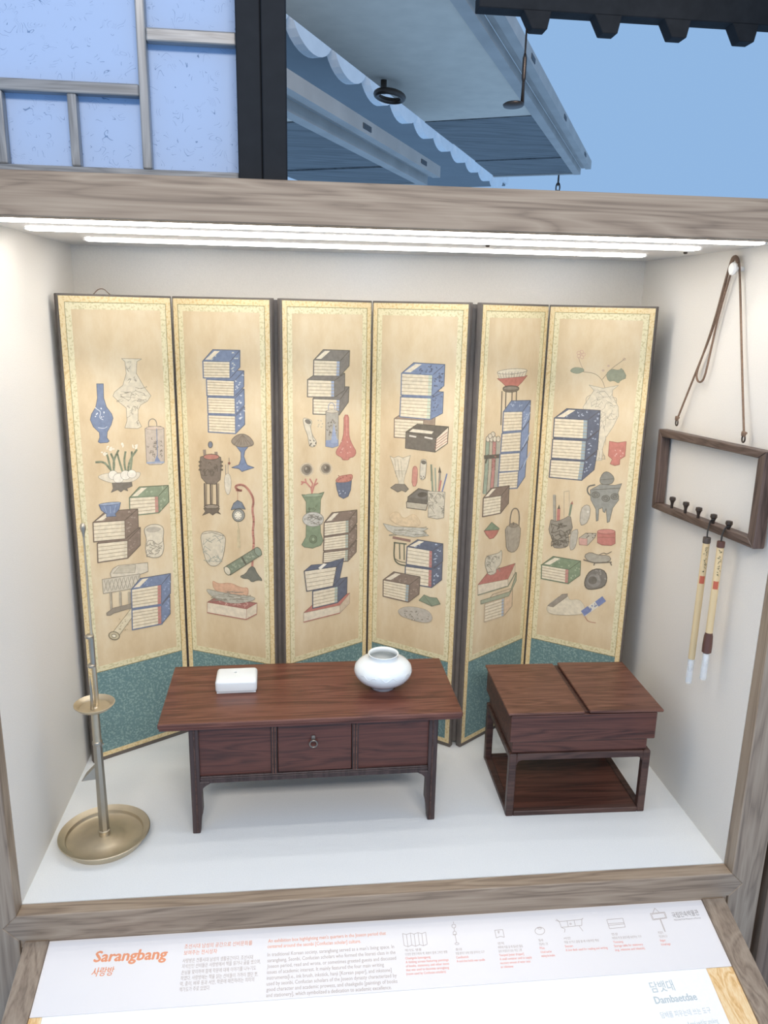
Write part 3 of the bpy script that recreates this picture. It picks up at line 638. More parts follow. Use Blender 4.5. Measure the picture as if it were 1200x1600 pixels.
m = Mot('painted_vase', 3, 'C'); m.blob([(413, 735), (440, 735), (440, 800), (442, 860), (462, 905), (482, 938), (470, 965), (442, 972), (440, 983), (405, 984), (402, 970), (372, 955), (368, 935), (395, 895), (410, 850), (413, 800)], '#cb6c5d', '#a44f43', 3, 1).flecks((395, 880, 450, 950), 9, '#e0a794', 5).line([(427, 745), (428, 850)], 3, '#dd9584'); m.done()
m = Mot('painted_plums', 3, 'D')
for x, y, r in ((208, 48, 30), (314, 42, 27)): m.ell(x, y, r+9, r+9, '#cbb48c').ell(x, y, r, r, '#8a7d69').ell(x+3, y, r*.62, r*.68, '#5c5349').ell(x-4, y-6, 6, 8, '#a29680')
m.done()
m = Mot('painted_cup', 3, 'D'); m.poly([(368, 120), (455, 108), (450, 160), (436, 195), (410, 208), (386, 195), (375, 160)], '#4d6383', '#34435b', 3).blob([(360, 118), (385, 85), (425, 78), (462, 72), (458, 108), (420, 118)], '#c76d57', '#a4523f', 3).flecks((380, 82, 450, 110), 10, '#9f4a3a', 5).flecks((385, 165, 420, 190), 5, '#b9c6d5', 4); m.done()
m = Mot('painted_coral_vase', 3, 'D')
for p in ([(238, 190), (232, 150), (205, 120), (178, 115)], [(234, 155), (240, 125), (225, 100)], [(238, 175), (250, 130), (262, 100)], [(205, 122), (200, 100)], [(246, 140), (268, 122)], [(190, 118), (178, 130)]): m.line(p, 8, '#cc6f5e')
m.poly([(180, 186), (240, 190), (303, 172), (284, 215), (281, 295), (205, 300), (204, 225)], '#6f8a62', '#4a5f42', 3).ell(243, 190, 55, 9, '#8ba07a', -.06, '#4a5f42', 2).poly([(205, 355), (282, 350), (284, 395), (298, 440), (285, 465), (240, 481), (195, 475), (180, 462), (203, 420)], '#6f8a62', '#4a5f42', 3).ell(243, 322, 58, 40, '#bdb9a8', 0, '#837e70', 3).crackle((195, 295, 292, 350), 22, '#827d70', 3, 3).ell(243, 432, 21, 22, '#5d7752', 0, '#465a3f', 3).ell(243, 432, 9, 10, '#8aa077', 0, '#465a3f', 2).quadflecks([(212, 235), (275, 232), (275, 285), (212, 288)], 8, '#4f6647', 3, 20, 3); m.done()
m = Mot('painted_book_stack', 3, 'D')
m.book((300, 505), (438, 488), (435, 552), (297, 562), (45, -50), BRN, BRD, 4, '#a3b29f', False, fleck='#a08a79', seed=2)
m.book((302, 422), (438, 402), (438, 480), (300, 495), (45, -50), BRN, BRD, 4, '#a3b29f', False, fleck='#a08a79', seed=3)
m.book((303, 340), (440, 325), (440, 395), (302, 415), (44, -55), BRN, BRD, 4, '#a3b29f', fleck='#a08a79', seed=4); m.done()
m = Mot('painted_book_stack', 3, 'D')
m.poly([(190, 838), (245, 788), (445, 728), (390, 796)], RED, REDD, 3).poly([(190, 838), (390, 796), (390, 838), (190, 888)], '#e0cfac', '#a88a68', 2).poly([(390, 796), (445, 728), (443, 785), (390, 838)], '#cdb48f', '#a88a68', 2).line([(190, 888), (390, 838)], 5, '#b8604f')
m.book((240, 718), (380, 690), (378, 780), (240, 812), (50, -50), NAV, NAVD, 4, '#a3b7a8', False)
m.poly([(370, 582), (412, 535), (388, 650), (352, 692)], NAV, NAVD, 3).poly([(193, 607), (232, 574), (300, 568), (412, 535), (370, 584)], NAV, NAVD, 3).poly([(193, 607), (372, 582), (352, 690), (207, 718)], PAGE, NAVD, 5)
for i in range(1, 5): m.line([(193+14*i/5, 607+111*i/5), (372-20*i/5, 582+108*i/5)], 3, '#a8926a')
m.poly([(282, 600), (270, 590), (300, 565), (318, 568)], '#ece4cf'); m.done()
# ---- panel 4
m = Mot('painted_book_stack', 4, 'C'); m.book((693, 755), (855, 765), (850, 870), (692, 858), (64, -42), '#9a8069', '#6b594b', 5, label=False)
m.book((728, 635), (898, 642), (893, 760), (723, 745), (66, -34), BLU, BLD, 5, '#c3cfae', False, fleck='#33486c', seed=3)
m.book((733, 505), (905, 515), (900, 632), (730, 625), (67, -58), '#6b88b0', BLD, 5, '#c3cfae', fleck='#33486c', seed=5).quadflecks([(905, 515), (970, 458), (965, 610), (895, 740)], 20, '#33486c', 8, 14, 3).quadflecks([(800, 500), (905, 510), (968, 460), (850, 455)], 12, '#33486c', 9, 12, 3); m.done()
m = Mot('painted_book', 4, 'C'); m.poly([(757, 828), (820, 785), (992, 800), (925, 863)], '#55504a', '#3a3733', 3).poly([(757, 828), (925, 863), (918, 940), (754, 918)], '#5f5a53', '#3a3733', 3).poly([(925, 863), (992, 800), (986, 892), (918, 940)], '#e3cfa8', '#3a3733', 4)
for i in range(1, 5): m.line([(924-1.5*i, 863+15*i), (985, 815+16*i)], 3.5, '#b4625a')
m.poly([(775, 828), (795, 812), (910, 826), (900, 840)], '#e2d4b2').line([(778, 850), (812, 856)], 9, '#d9d0ba').line([(862, 858), (902, 866)], 9, '#d9d0ba'); m.done()
m = Mot('painted_lotus_cup', 4, 'C'); m.poly([(670, 962), (690, 972), (715, 962), (740, 972), (782, 958), (768, 1020), (755, 1060), (700, 1060), (690, 1020)], '#ddcda8', '#a8997a', 3).crop('D').poly([(697, 55), (758, 55), (745, 115), (755, 140), (710, 140), (718, 115)], '#d5c6a2', '#a8997a', 2).poly([(672, 148), (700, 128), (752, 130), (772, 155), (755, 172), (735, 162), (712, 172), (690, 158)], '#7d7464', '#5a5347', 3)
for x in (705, 722, 738): m.line([(x-10, -10), (x, 90)], 2.5, '#a8997a')
m.done()
m = Mot('painted_ink_sticks', 4, 'D'); m.blob([(793, 50), (800, 30), (815, 30), (822, 50), (818, 138), (790, 140)], '#cf7d67', '#a85b49', 3, 1).blob([(838, 0), (850, -10), (872, -5), (868, 60), (862, 102), (835, 104), (834, 60)], '#d2c6a8', '#837b6a', 3, 1).ell(855, 8, 14, 11, '#5f5a52', .3).flecks((840, 85, 862, 103), 5, '#6e685e', 5); m.done()
m = Mot('painted_inkstone', 4, 'D'); m.poly([(760, 228), (772, 215), (880, 225), (868, 272), (762, 258)], '#b7aa8d', '#57514a', 4).poly([(768, 198), (826, 152), (888, 165), (878, 210), (872, 238), (766, 226)], '#57534d', '#38352f', 3).poly([(776, 200), (828, 160), (880, 168), (868, 214)], '#6a665f').ell(848, 186, 27, 14, '#3f3c38', -.1); m.done()
m = Mot('painted_brush_pot', 4, 'D')
for p, c_, w_ in (([(905, 168), (897, 22)], '#7e8d6f', 10), ([(922, 168), (918, 40)], '#97a184', 9), ([(940, 168), (945, 60)], '#8f856f', 11), ([(940, 165), (950, 110)], '#c1685b', 10), ([(957, 170), (983, 72)], '#5a77a8', 7)): m.line(p, w_, c_)
m.poly([(935, 65), (943, 30), (953, 65)], '#4c463d').line([(897, 25), (896, 110)], 3, '#4d5946').poly([(878, 166), (973, 172), (966, 312), (930, 320), (880, 310)], '#c9bc9c', '#87806d', 3).crackle((884, 180, 966, 308), 22, '#87806d', 2.5, 4); m.done()
m = Mot('painted_fruit_dish', 4, 'D'); m.blob([(665, 320), (672, 290), (715, 275), (745, 325), (800, 285), (838, 330), (830, 365), (720, 360)], '#dcbb84', '#c9a56e', 2).poly([(632, 345), (700, 362), (880, 372), (850, 388), (884, 412), (800, 420), (700, 405), (655, 380)], '#c3bda6', '#949079', 3).crackle((665, 362, 870, 412), 18, '#949079', 2.5, 2); m.done()
m = Mot('painted_round_stand', 4, 'D'); m.line([(688, 422), (780, 440)], 14, '#8d5f53').curve([(695, 450), (690, 540), (715, 570), (760, 578)], 7, '#4d5a45').line([(722, 455), (724, 540)], 6, '#4d5a45').line([(748, 455), (748, 545)], 6, '#4d5a45').line([(692, 450), (760, 458)], 7, '#4d5a45').curve([(692, 535), (720, 555), (755, 560)], 4, '#4d5a45'); m.done()
m = Mot('painted_book_stack', 4, 'D'); m.book((755, 580), (903, 600), (900, 697), (752, 672), (55, -42), NAV, NAVD, 4, '#bb5f5a', False, fleck='#b8c6d6', seed=2)
m.book((765, 472), (905, 495), (903, 592), (760, 570), (57, -38), NAV, NAVD, 4, '#bb5f5a', fleck='#b8c6d6', seed=4); m.done()
m = Mot('painted_book', 4, 'D'); m.book((633, 655), (778, 682), (772, 778), (632, 745), (58, -44), BRN, BRD, 5, '#8fa6a8', fleck='#a28b76', seed=9); m.done()
m = Mot('painted_fan', 4, 'D'); m.poly([(830, 768), (858, 738), (890, 752), (928, 755), (947, 788), (900, 800)], '#71896a', '#52664d', 3).line([(858, 742), (900, 798)], 3, '#52664d'); m.done()
m = Mot('painted_feather_fan', 4, 'D'); m.blob([(708, 822), (760, 800), (830, 808), (885, 825), (908, 868), (885, 892), (830, 888), (770, 868), (730, 855)], '#b7ad9a', '#9b917f', 2).flecks((750, 825, 890, 880), 26, '#877f70', 5, 4); m.done()
# ---- panel 5
m = Mot('painted_bowl_stand', 5, 'E')
for x in (226, 248, 282, 306): m.line([(x, 605), (x-6, 790)], 6, '#5e5348')
m.poly([(200, 535), (365, 518), (338, 552), (312, 578), (248, 578), (225, 555)], '#c7604f', '#9a4638', 3).poly([(200, 500), (282, 512), (365, 488), (352, 522), (212, 535)], '#dccbaa', '#7e786a', 2).ell(282, 495, 82, 14, '#e6d8b8', -.07, '#7e786a', 2.5)
for i in range(9): m.line([(212+i*17, 502+(-i)), (222+i*14, 532-i)], 2, '#7e786a')
m.blob([(230, 580), (270, 572), (320, 578), (318, 602), (275, 612), (232, 605)], '#6d6357', '#463f38', 3); m.ell(275, 588, 42, 10, '#8b8170', 0, '#463f38', 2); m.done()
m = Mot('painted_scroll_bundle', 5, 'E')
for i, (x, c_) in enumerate(((148, '#8ea387'), (168, '#b9ac8c'), (186, '#c3786f'), (205, '#a9a48e'))):
    m.crop('E').line([(x, 870), (x-8, 1060)], 22, c_).line([(x-11, 870), (x-19, 1060)], 3, INK).ell(x, 868, 11, 16, '#d9cbaa', 0, INK, 3).crop('F').line([(x-8, 60), (x-17, 178)], 22, c_).line([(x-19, 60), (x-28, 178)], 3, INK)
m.crop('E').ell(176, 842, 12, 14, '#d9cbaa', 0, INK, 3).ell(160, 852, 11, 13, '#d9cbaa', 0, INK, 3).line([(132, 968), (212, 962)], 22, '#4a4a44').line([(135, 1000), (150, 955)], 8, '#4a4a44').quadflecks([(175, 890), (196, 890), (190, 1050), (168, 1050)], 14, '#a4574d', 3, 12, 3); m.done()
m = Mot('painted_book_stack', 5, 'F'); m.book((207, 65), (317, 55), (310, 150), (203, 158), (42, -62), BLU, BLD, 5, label=False, side='#6d8cb9')
m.crop('E').book((215, 950), (325, 942), (320, 1043), (208, 1050), (42, -62), BLU, BLD, 5, label=False, side='#6d8cb9').book((225, 838), (332, 828), (327, 935), (217, 942), (43, -62), BLU, BLD, 5, label=False, side='#6d8cb9').book((233, 717), (340, 715), (335, 820), (228, 828), (43, -60), BLU, BLD, 5, label=False, fleck='#a9bcd8', seed=3, side='#6d8cb9')
for y in (760, 870, 980): m.line([(340, y+40), (380, y-40)], 4, '#a9bcd8')
m.done()
m = Mot('painted_book', 5, 'F'); m.book((122, 205), (222, 190), (218, 288), (118, 308), (43, -54), BRN, BRD, 5, label=True); m.done()
m = Mot('painted_teapot', 5, 'F'); m.curve([(268, 362), (272, 300), (285, 262), (312, 262), (322, 300), (318, 358)], 6, '#7f7566').blob([(242, 365), (285, 350), (328, 358), (325, 420), (315, 480), (285, 508), (250, 490), (246, 430)], '#a69a83', '#6f6657', 3, 1).ell(288, 355, 24, 12, '#8f846f', 0, '#6f6657', 3).line([(288, 340), (288, 352)], 8, '#6f6657').line([(255, 385), (262, 480)], 3, '#8a7f6b'); m.done()
m = Mot('painted_lidded_bowl', 5, 'F'); m.poly([(126, 385), (208, 378), (195, 405), (178, 425), (158, 430), (140, 410)], '#c4624f', '#984737', 3).poly([(130, 383), (150, 360), (162, 345), (168, 338), (176, 345), (210, 372), (205, 380)], '#6f8b66', '#4c6047', 3); m.done()
m = Mot('painted_book_stack', 5, 'F'); m.book((130, 790), (238, 755), (235, 855), (127, 888), (45, -55), '#d6bb90', '#a58f6d', 5, '#9db0c4', False, side='#dcb88a')
m.poly([(108, 770), (270, 720), (305, 615), (303, 660), (262, 745), (108, 790)], '#9fa886', '#6c7559', 3)
m.poly([(92, 684), (150, 612), (298, 565), (258, 652)], RED, REDD, 3).poly([(92, 684), (258, 652), (258, 688), (92, 740)], '#e2d0ac', '#a08a6a', 2).poly([(258, 652), (298, 565), (296, 618), (258, 690)], '#d9c29a', '#a08a6a', 2).line([(92, 740), (258, 690), (300, 615)], 6, '#7b8467'); m.done()
m = Mot('painted_crackle_jar', 5, 'F'); m.blob([(138, 525), (180, 515), (212, 505), (222, 488), (226, 520), (218, 570), (195, 590), (190, 622), (150, 632), (140, 600), (130, 570)], '#cfc4a4', '#8f8872', 3, 1).crackle((140, 525, 212, 615), 16, '#8f8872', 3, 4); m.done()
# ---- panel 6
m = Mot('painted_flower_vase', 6, 'E'); m.curve([(795, 585), (780, 540), (740, 505), (680, 498), (640, 492)], 3, '#8c7a62').curve([(780, 540), (830, 480), (880, 445), (905, 425)], 3, '#8c7a62').curve([(680, 498), (655, 440), (650, 415)], 2.5, '#b08a72')
m.blob([(600, 492), (625, 472), (665, 475), (686, 490), (650, 508), (620, 504)], '#8b977b', '#6b765f', 2).blob([(800, 510), (830, 480), (870, 490), (890, 475), (918, 530), (880, 545), (870, 562), (845, 545), (815, 552)], '#858f74', '#667057', 2, 1)
for k in range(5): m.ell(663+14*math.cos(k*1.26), 402+14*math.sin(k*1.26), 11, 9, None, k, '#cf9583', 2.5)
m.ell(902, 428, 7, 6, None, 0, '#b98b76', 2.5).ell(785, 490, 8, 6, '#c9a58a').ell(815, 465, 7, 6, '#c9a58a')
m.poly([(708, 570), (785, 588), (870, 572), (838, 598), (835, 625), (868, 690), (870, 740), (840, 800), (800, 860), (782, 920), (778, 985), (742, 988), (740, 900), (735, 800), (680, 740), (675, 690), (715, 630), (735, 600)], '#d9cba9', '#9b937e', 2.5)
m.crackle((720, 600, 860, 760), 18, '#9b937e', 2, 3).crackle((745, 760, 800, 980), 12, '#9b937e', 2, 5).curve([(838, 640), (860, 640), (858, 670)], 3, '#9b937e').curve([(715, 625), (690, 640), (692, 670)], 3, '#9b937e'); m.done()
m = Mot('painted_book_stack', 6, 'E'); m.crop('F').book((497, -7), (685, 3), (668, 107), (488, 90), (68, -58), NAV, NAVD, 5, '#8fa9b0', False, fleck='#aebfd2', seed=3)
m.crop('E').book((508, 868), (693, 878), (685, 985), (500, 972), (70, -58), NAV, NAVD, 5, '#8fa9b0', False, fleck='#aebfd2', seed=4).book((517, 752), (702, 762), (697, 868), (510, 858), (68, -52), NAV, NAVD, 5, '#8fa9b0', fleck='#aebfd2', seed=6); m.done()
m = Mot('painted_cup', 6, 'E'); m.poly([(820, 880), (865, 888), (913, 882), (906, 962), (878, 980), (876, 1008), (850, 1014), (824, 1004), (836, 980), (814, 960)], '#cc6656', '#a04a3d', 3).flecks((850, 930, 895, 965), 9, '#e2a596', 5); m.done()
m = Mot('painted_bronze_vessel', 6, 'F'); m.curve([(722, 195), (698, 175), (700, 140), (740, 132)], 8, '#6d7069').blob([(765, 105), (785, 65), (810, 58), (840, 80), (848, 105), (830, 130), (775, 130)], '#7e8078', '#555850', 3, 1).line([(770, 105), (845, 98)], 3, '#555850')
m.poly([(715, 160), (770, 130), (850, 135), (888, 125), (868, 175), (872, 215), (838, 260), (820, 335), (808, 340), (802, 262), (795, 285), (785, 280), (782, 258), (762, 265), (758, 328), (748, 332), (745, 265), (718, 215)], '#8a8d84', '#5b5e57', 3)
for x, y in ((745, 187), (800, 207), (850, 197)): m.ell(x, y, 22, 17, '#74776f', 0, '#4f524c', 3).ell(x, y, 10, 8, None, 0, '#4f524c', 3)
m.line([(725, 160), (880, 150)], 4, '#5b5e57'); m.done()
m = Mot('painted_brush_pot', 6, 'F'); m.line([(518, 340), (516, 190)], 15, '#a09a86').line([(525, 340), (524, 190)], 3, '#6f695b').line([(570, 330), (570, 170), (598, 165), (600, 290)], 2.5, '#b9a98a').line([(600, 300), (612, 235)], 11, '#6f8568').line([(538, 335), (541, 265)], 17, '#bf6458').poly([(534, 265), (543, 240), (549, 265)], '#4d4a3f').poly([(606, 238), (616, 220), (620, 240)], '#b25a4c')
m.blob([(498, 320), (520, 335), (560, 325), (605, 298), (612, 340), (618, 375), (592, 405), (598, 440), (590, 475), (540, 482), (508, 476), (505, 430), (485, 385), (492, 350)], '#8f8775', '#5e574b', 3, 1).crackle((500, 345, 605, 470), 26, '#534d43', 4, 6); m.done()
m = Mot('painted_ink_sticks', 6, 'F'); m.blob([(662, 265), (690, 240), (716, 250), (712, 310), (690, 350), (656, 355)], '#bdb39b', '#877f6e', 3, 1).blob([(606, 395), (630, 378), (650, 378), (640, 450), (625, 488), (600, 492)], '#b7ae97', '#877f6e', 3, 1).ell(702, 280, 7, 7, '#d9d1ba'); m.done()
m = Mot('painted_seal_box', 6, 'F'); m.poly([(652, 425), (690, 398), (748, 400), (742, 420), (700, 465), (655, 462)], '#b3a78d', '#6e6656', 3).poly([(652, 425), (698, 430), (696, 466), (655, 462)], '#d59682', '#a86d5a', 2).flecks((695, 400, 742, 425), 8, '#57514a', 5); m.ell(803, 392, 49, 15, '#c96a5c', 0, '#a04c40', 3).poly([(754, 395), (852, 395), (852, 455), (830, 466), (780, 464), (754, 450)], '#c25f52', '#a04c40', 3).ell(803, 390, 49, 13, '#cf7566', 0, '#a04c40', 3).line([(756, 420), (851, 422)], 4, '#a04c40'); m.done()
m = Mot('painted_book', 6, 'F'); m.book((447, 572), (598, 598), (594, 676), (445, 648), (64, -46), GRN, GRND, 4, '#c7736a', fleck='#a6b48c', seed=8); m.done()
m = Mot('painted_turtle_stone', 6, 'F'); m.curve([(760, 520), (790, 505), (805, 515), (832, 500)], 4, '#5e574b').blob([(680, 520), (715, 502), (760, 520), (815, 520), (832, 545), (800, 560), (740, 562), (700, 550)], '#a39b86', '#5b554a', 3, 1).line([(678, 545), (740, 562), (832, 558)], 6, '#5b554a').line([(740, 560), (735, 575)], 6, '#5b554a').line([(825, 560), (832, 575)], 6, '#5b554a'); m.done()
m = Mot('painted_inkstone', 6, 'F'); m.blob([(690, 640), (715, 605), (760, 592), (800, 610), (808, 655), (790, 695), (730, 708), (695, 705), (682, 680)], '#6c6962', '#3f3d39', 5, 1).ell(735, 660, 38, 36, '#7f7d76').ell(728, 658, 24, 22, '#575550').flecks((740, 600, 802, 660), 14, '#8d897e', 7, 4); m.done()
m = Mot('painted_paper_rolls', 6, 'F'); m.blob([(472, 800), (540, 745), (590, 735), (600, 770), (650, 760), (680, 790), (690, 840), (620, 850), (520, 848), (480, 835)], '#ddceaa', '#b7a888', 2).poly([(480, 798), (560, 735), (590, 732), (588, 748), (510, 805)], '#8f8576', '#665e52', 2).line([(680, 840), (782, 765)], 34, '#d9d3bf').line([(680, 836), (705, 818)], 34, '#5d78b4').line([(758, 784), (785, 764)], 34, '#5d78b4').quadflecks([(690, 815), (770, 760), (785, 780), (700, 840)], 16, '#5d78b4', 3, 10, 3).curve([(685, 855), (700, 885), (745, 892)], 3, '#c46a58'); m.done()

# small wire loop behind the first panel
b = B(); p0 = Vector((.085, .575, 1.2005)); tube(b, smoothpts([p0, p0+Vector((.01, .005, .012)), p0+Vector((.022, .008, .013)), p0+Vector((.030, .012, .004)), p0+Vector((.034, .016, .0))]), .0012, 6)
link('wire_loop', b, M['cord'], screen, smooth=True)

# ------------------------------------------------------------------ low writing desk
ANG = math.atan2(.008, .565)
desk = tag(empty('writing_desk', (.5975, .197, 0), ANG), 'low reddish-brown wooden writing desk with one ring-pull drawer', 'desk')
def dp(name, mat, f, parent=desk, smooth=False):
    b = B(); f(b); return link(name, b, mat, parent, world=False, smooth=smooth)
top = dp('tabletop', M['deskx'], lambda b: box(b, -.347, .337, -.012, .279, .2765, .2885, .002))
dp('edge_strip', M['deskdark_shaded'], lambda b: box(b, -.344, .334, -.0105, .277, .2715, .2765), top)
hw, dd = .2825, .258
for sx in (-1, 1):
    for y0, y1 in ((0, .026), (dd-.026, dd)):
        def leg(b, sx=sx, y0=y0, y1=y1):
            o, i = sx*hw, sx*(hw-.021)
            q = [(o, .2715), (o, 0), (sx*(hw-.017), 0), (sx*(hw-.0215), .045), (sx*(hw-.0245), .052), (sx*(hw-.0235), .10), (sx*(hw-.027), .117), (sx*(hw-.034), .1235), (sx*(hw-.043), .128), (sx*(hw-.043), .1335), (i, .1335), (i, .2715)]
            prism(b, [Vector((x, y0, z)) for x, z in q], (0, y1-y0, 0), .0015)
        lg = dp('leg', M['deskedge'], leg)
        if y0 == 0: dp('moulding', M['standwood'], lambda b: box(b, sx*(hw-.0115)-.0018, sx*(hw-.0115)+.0018, -.0022, .002, .005, .27, .0008), lg)
    dp('side_panel', M['deskdark_shaded'], lambda b: box(b, sx*(hw-.006)-.005, sx*(hw-.006)+.005, .026, dd-.026, .14, .2715))
dp('bottom_rail', M['deskedge'], lambda b: (box(b, -hw+.021, hw-.021, .002, .022, .128, .1455, .0015), box(b, -hw+.021, hw-.021, -.0005, .004, .1395, .1425, .0008)))
dp('back_panel', M['deskdark_shaded'], lambda b: box(b, -hw+.021, hw-.021, dd-.016, dd-.004, .128, .2715))
dp('body_floor', M['deskdark_shaded'], lambda b: box(b, -hw+.012, hw-.012, .022, dd-.016, .134, .143))
x1, x2 = -.0945, .0905
for xc in (x1, x2):
    dv = dp('divider', M['deskedge'], lambda b: box(b, xc-.0075, xc+.0075, .003, .02, .1455, .2715, .001))
    for dx in (-.0045, .0015): dp('bead', M['lidwood'], lambda b: box(b, xc+dx, xc+dx+.0028, .0005, .004, .1455, .2715, .0007), dv)
dp('front_panel', M['deskdark_shaded'], lambda b: box(b, -hw+.021, x1-.0075, .008, .018, .1455, .2715))
dp('front_panel', M['deskdark_shaded'], lambda b: box(b, x2+.0075, hw-.021, .008, .018, .1455, .2715))
dr = dp('drawer', M['deskdark_shaded'], lambda b: box(b, x1+.0085, x2-.0085, .0055, .018, .1465, .2705, .001))
def rg(b):
    c = Vector((-.0055, -.001, .2190)); tube(b, [c+Vector((.0085*math.cos(a), 0, .0085*math.sin(a))) for a in [2*math.pi*k/20 for k in range(20)]], .0019, 8, True)
dp('ring_pull', M['pull'], rg, dr, True)
dp('pull_plate', M['pull'], lambda b: box(b, -.010, -.001, .002, .007, .222, .238, .002, 2), dr)
# water dropper and jar on the desk
ZT = .2885
wd = tag(empty('water_dropper', (.411, .352, ZT), .02), 'white porcelain block-shaped water dropper on the desk top', 'dropper')
b = B(); box(b, -.049, .049, -.037, .037, .0, .034, .009, 4)
b.faces.ensure_lookup_table(); tf = max(b.faces, key=lambda f: f.calc_center_median().z+f.calc_area())
oe = list(tf.edges); bmesh.ops.delete(b, geom=[tf], context='FACES_ONLY')
hv = [b.verts.new((-.003+.0035*math.cos(2*math.pi*k/16), .008+.0035*math.sin(2*math.pi*k/16), .034)) for k in range(16)]
he = [b.edges.new((hv[k], hv[(k+1) % 16])) for k in range(16)]
bmesh.ops.triangle_fill(b, edges=oe+he, use_beauty=True)
link('body', b, M['porcelain'], wd, world=False, smooth=True)
b = B(); lathe(b, [(.0035, .034), (.0035, .016)], -.003, .008, 0, 16, False, True); link('spout_hole', b, M['porcelain'], wd, world=False, smooth=True, auto=40)
b = B(); box(b, -.046, .046, -.034, .034, -.0002, .003, .0012, 1); link('foot', b, M['porcelain'], wd, world=False)
jx, jy = .763, .328
jar = tag(empty('jar', (jx, jy, ZT)), 'squat round white porcelain jar with open mouth on desk', 'jar')
b = B(); lathe(b, [(.026, 0), (.0285, .0), (.030, .006), (.032, .009), (.046, .016), (.060, .026), (.068, .037), (.0705, .047), (.068, .057), (.060, .066), (.047, .073), (.038, .0765), (.035, .0785), (.034, .083), (.0355, .087), (.037, .0885), (.0365, .0895), (.034, .089), (.0325, .085), (.032, .079), (.038, .074), (.055, .064), (.065, .047), (.055, .028), (.03, .014), (.001, .012)], 0, 0, 0, 64, True, True)
link('body', b, M['porcelain'], jar, world=False, smooth=True)
b = B()
for k in range(3):
    r = .0692; z = .050
    tube(b, [Vector(((.0703-.0004*abs(math.sin(t*9)))*math.cos(a), (.0703)*math.sin(a), .050+.004*math.sin(9*t+k*2))) for t, a in [(i/30, -2.5+.75*k+.6*i/30) for i in range(31)]], .0006, 5)
link('relief', b, M['porcelain'], jar, world=False, smooth=True)

# ------------------------------------------------------------------ inkstone box on its open stand
AB = math.atan2(-.007, .345)
ib = tag(empty('inkstone_stand', (1.2265, .1955, 0), AB), 'open dark wooden cube-frame stand with floor board under the lidded box', 'stand')
def sp_(name, mat, f, parent=ib):
    b = B(); f(b); return link(name, b, mat, parent, world=False)
hx, dy, zs = .1725, .258, .168; ps = .018
for sx in (-1, 1):
    for y0 in (0, dy-ps):
        xa = sx*hx; xb_ = sx*(hx-ps)
        sp_('post', M['standwood'], lambda b: box(b, min(xa, xb_), max(xa, xb_), y0, y0+ps, 0, zs, .002))
        s2 = sx
        sp_('bracket', M['standwood'], lambda b: prism(b, [Vector((sx*(hx-ps), y0+.002, zs-.017)), Vector((sx*(hx-ps-.012), y0+.002, zs-.017)), Vector((sx*(hx-ps-.004), y0+.002, zs-.020)), Vector((sx*(hx-ps), y0+.002, zs-.029))], (0, ps-.004, 0)))
for y0 in (0, dy-ps):
    sp_('top_rail', M['standwood'], lambda b: box(b, -hx+ps, hx-ps, y0+.0005, y0+ps-.0005, zs-.017, zs, .0015))
    sp_('bottom_rail', M['standwood'], lambda b: box(b, -hx+ps, hx-ps, y0+.0005, y0+ps-.0005, 0, .013, .0015))
for sx in (-1, 1):
    a_, c_ = sorted((sx*hx, sx*(hx-ps)))
    sp_('side_rail', M['standwood'], lambda b: box(b, a_+.0005, c_-.0005, ps, dy-ps, zs-.017, zs, .0015))
    sp_('side_rail', M['standwood'], lambda b: box(b, a_+.0005, c_-.0005, ps, dy-ps, 0, .013, .0015))
sp_('floor_board', M['boxwood'], lambda b: box(b, -hx+ps, hx-ps, ps, dy-ps, .004, .011))
bx = tag(empty('inkstone_box', (1.2265, .1955, zs), AB), 'dark brown wooden box with two flat lids on open stand', 'box')
def bp(name, mat, f, parent=bx):
    b = B(); f(b); return link(name, b, mat, parent, world=False)
bp('lower_case', M['boxwood'], lambda b: box(b, -.167, .163, .006, dy-.008, .0003, .034, .002))
bp('upper_case', M['boxwood'], lambda b: box(b, -.176, .1765, -.004, dy-.002, .034, .1035, .003, 2))
bp('inner_ledge', M['standwood'], lambda b: box(b, -.17, .170, .004, dy-.008, .1035, .1065))
bp('lid', M['lidwood'], lambda b: box(b, -.184, -.003, -.0095, dy-.008, .1068, .1125, .0015))
def l2(b):
    box(b, .0085, .187, -.0115, dy-.010, 0, .0068, .0015)
    bmesh.ops.transform(b, matrix=Matrix.Translation((0, 0, .1095)) @ Matrix.Rotation(math.radians(.6), 4, 'Y'), verts=b.verts[:])
bp('lid', M['lidwood'], l2)

# ------------------------------------------------------------------ brass candlestick
cx, cy = .120, .188
cs = tag(empty('candlestick', (cx, cy, 0)), 'tall brass candlestick with broad dish base, beside the screen', 'candlestick')
def cp(name, mat, prof, n=48, z=0, x=0, y=0, capt=True, parent=cs, capb=True):
    b = B(); lathe(b, prof, x, y, z, n, capb, capt); return link(name, b, mat, parent, world=False, smooth=True, auto=40)
dish = cp('dish_base', M['brass'], [(.078, 0), (.084, .001), (.092, .013), (.0985, .0215), (.0995, .0235), (.098, .0245), (.096, .0235), (.088, .0185), (.0845, .0175), (.0825, .0105), (.079, .0085), (.045, .0085), (.043, .0098), (.020, .0125), (.0125, .015), (.0115, .022), (.013, .024)], 64)
cp('foot_ring', M['brass'], [(.0125, .022), (.0135, .025), (.0135, .028), (.011, .030)], 24)
cp('lower_stem', M['steel'], [(.0118, .028), (.0098, .21), (.0098, .245)], 8)
cp('collar', M['steel'], [(.0102, .243), (.0112, .246), (.0112, .250), (.0098, .252)], 12)
cp('upper_stem', M['brass'], [(.0092, .25), (.0085, .332)], 16)
cp('drip_pan', M['brass'], [(.010, .324), (.014, .327), (.026, .329), (.034, .333), (.0425, .3415), (.0428, .3428), (.0415, .3432), (.036, .3395), (.033, .3375), (.0315, .334), (.008, .333), (.006, .335)], 48)
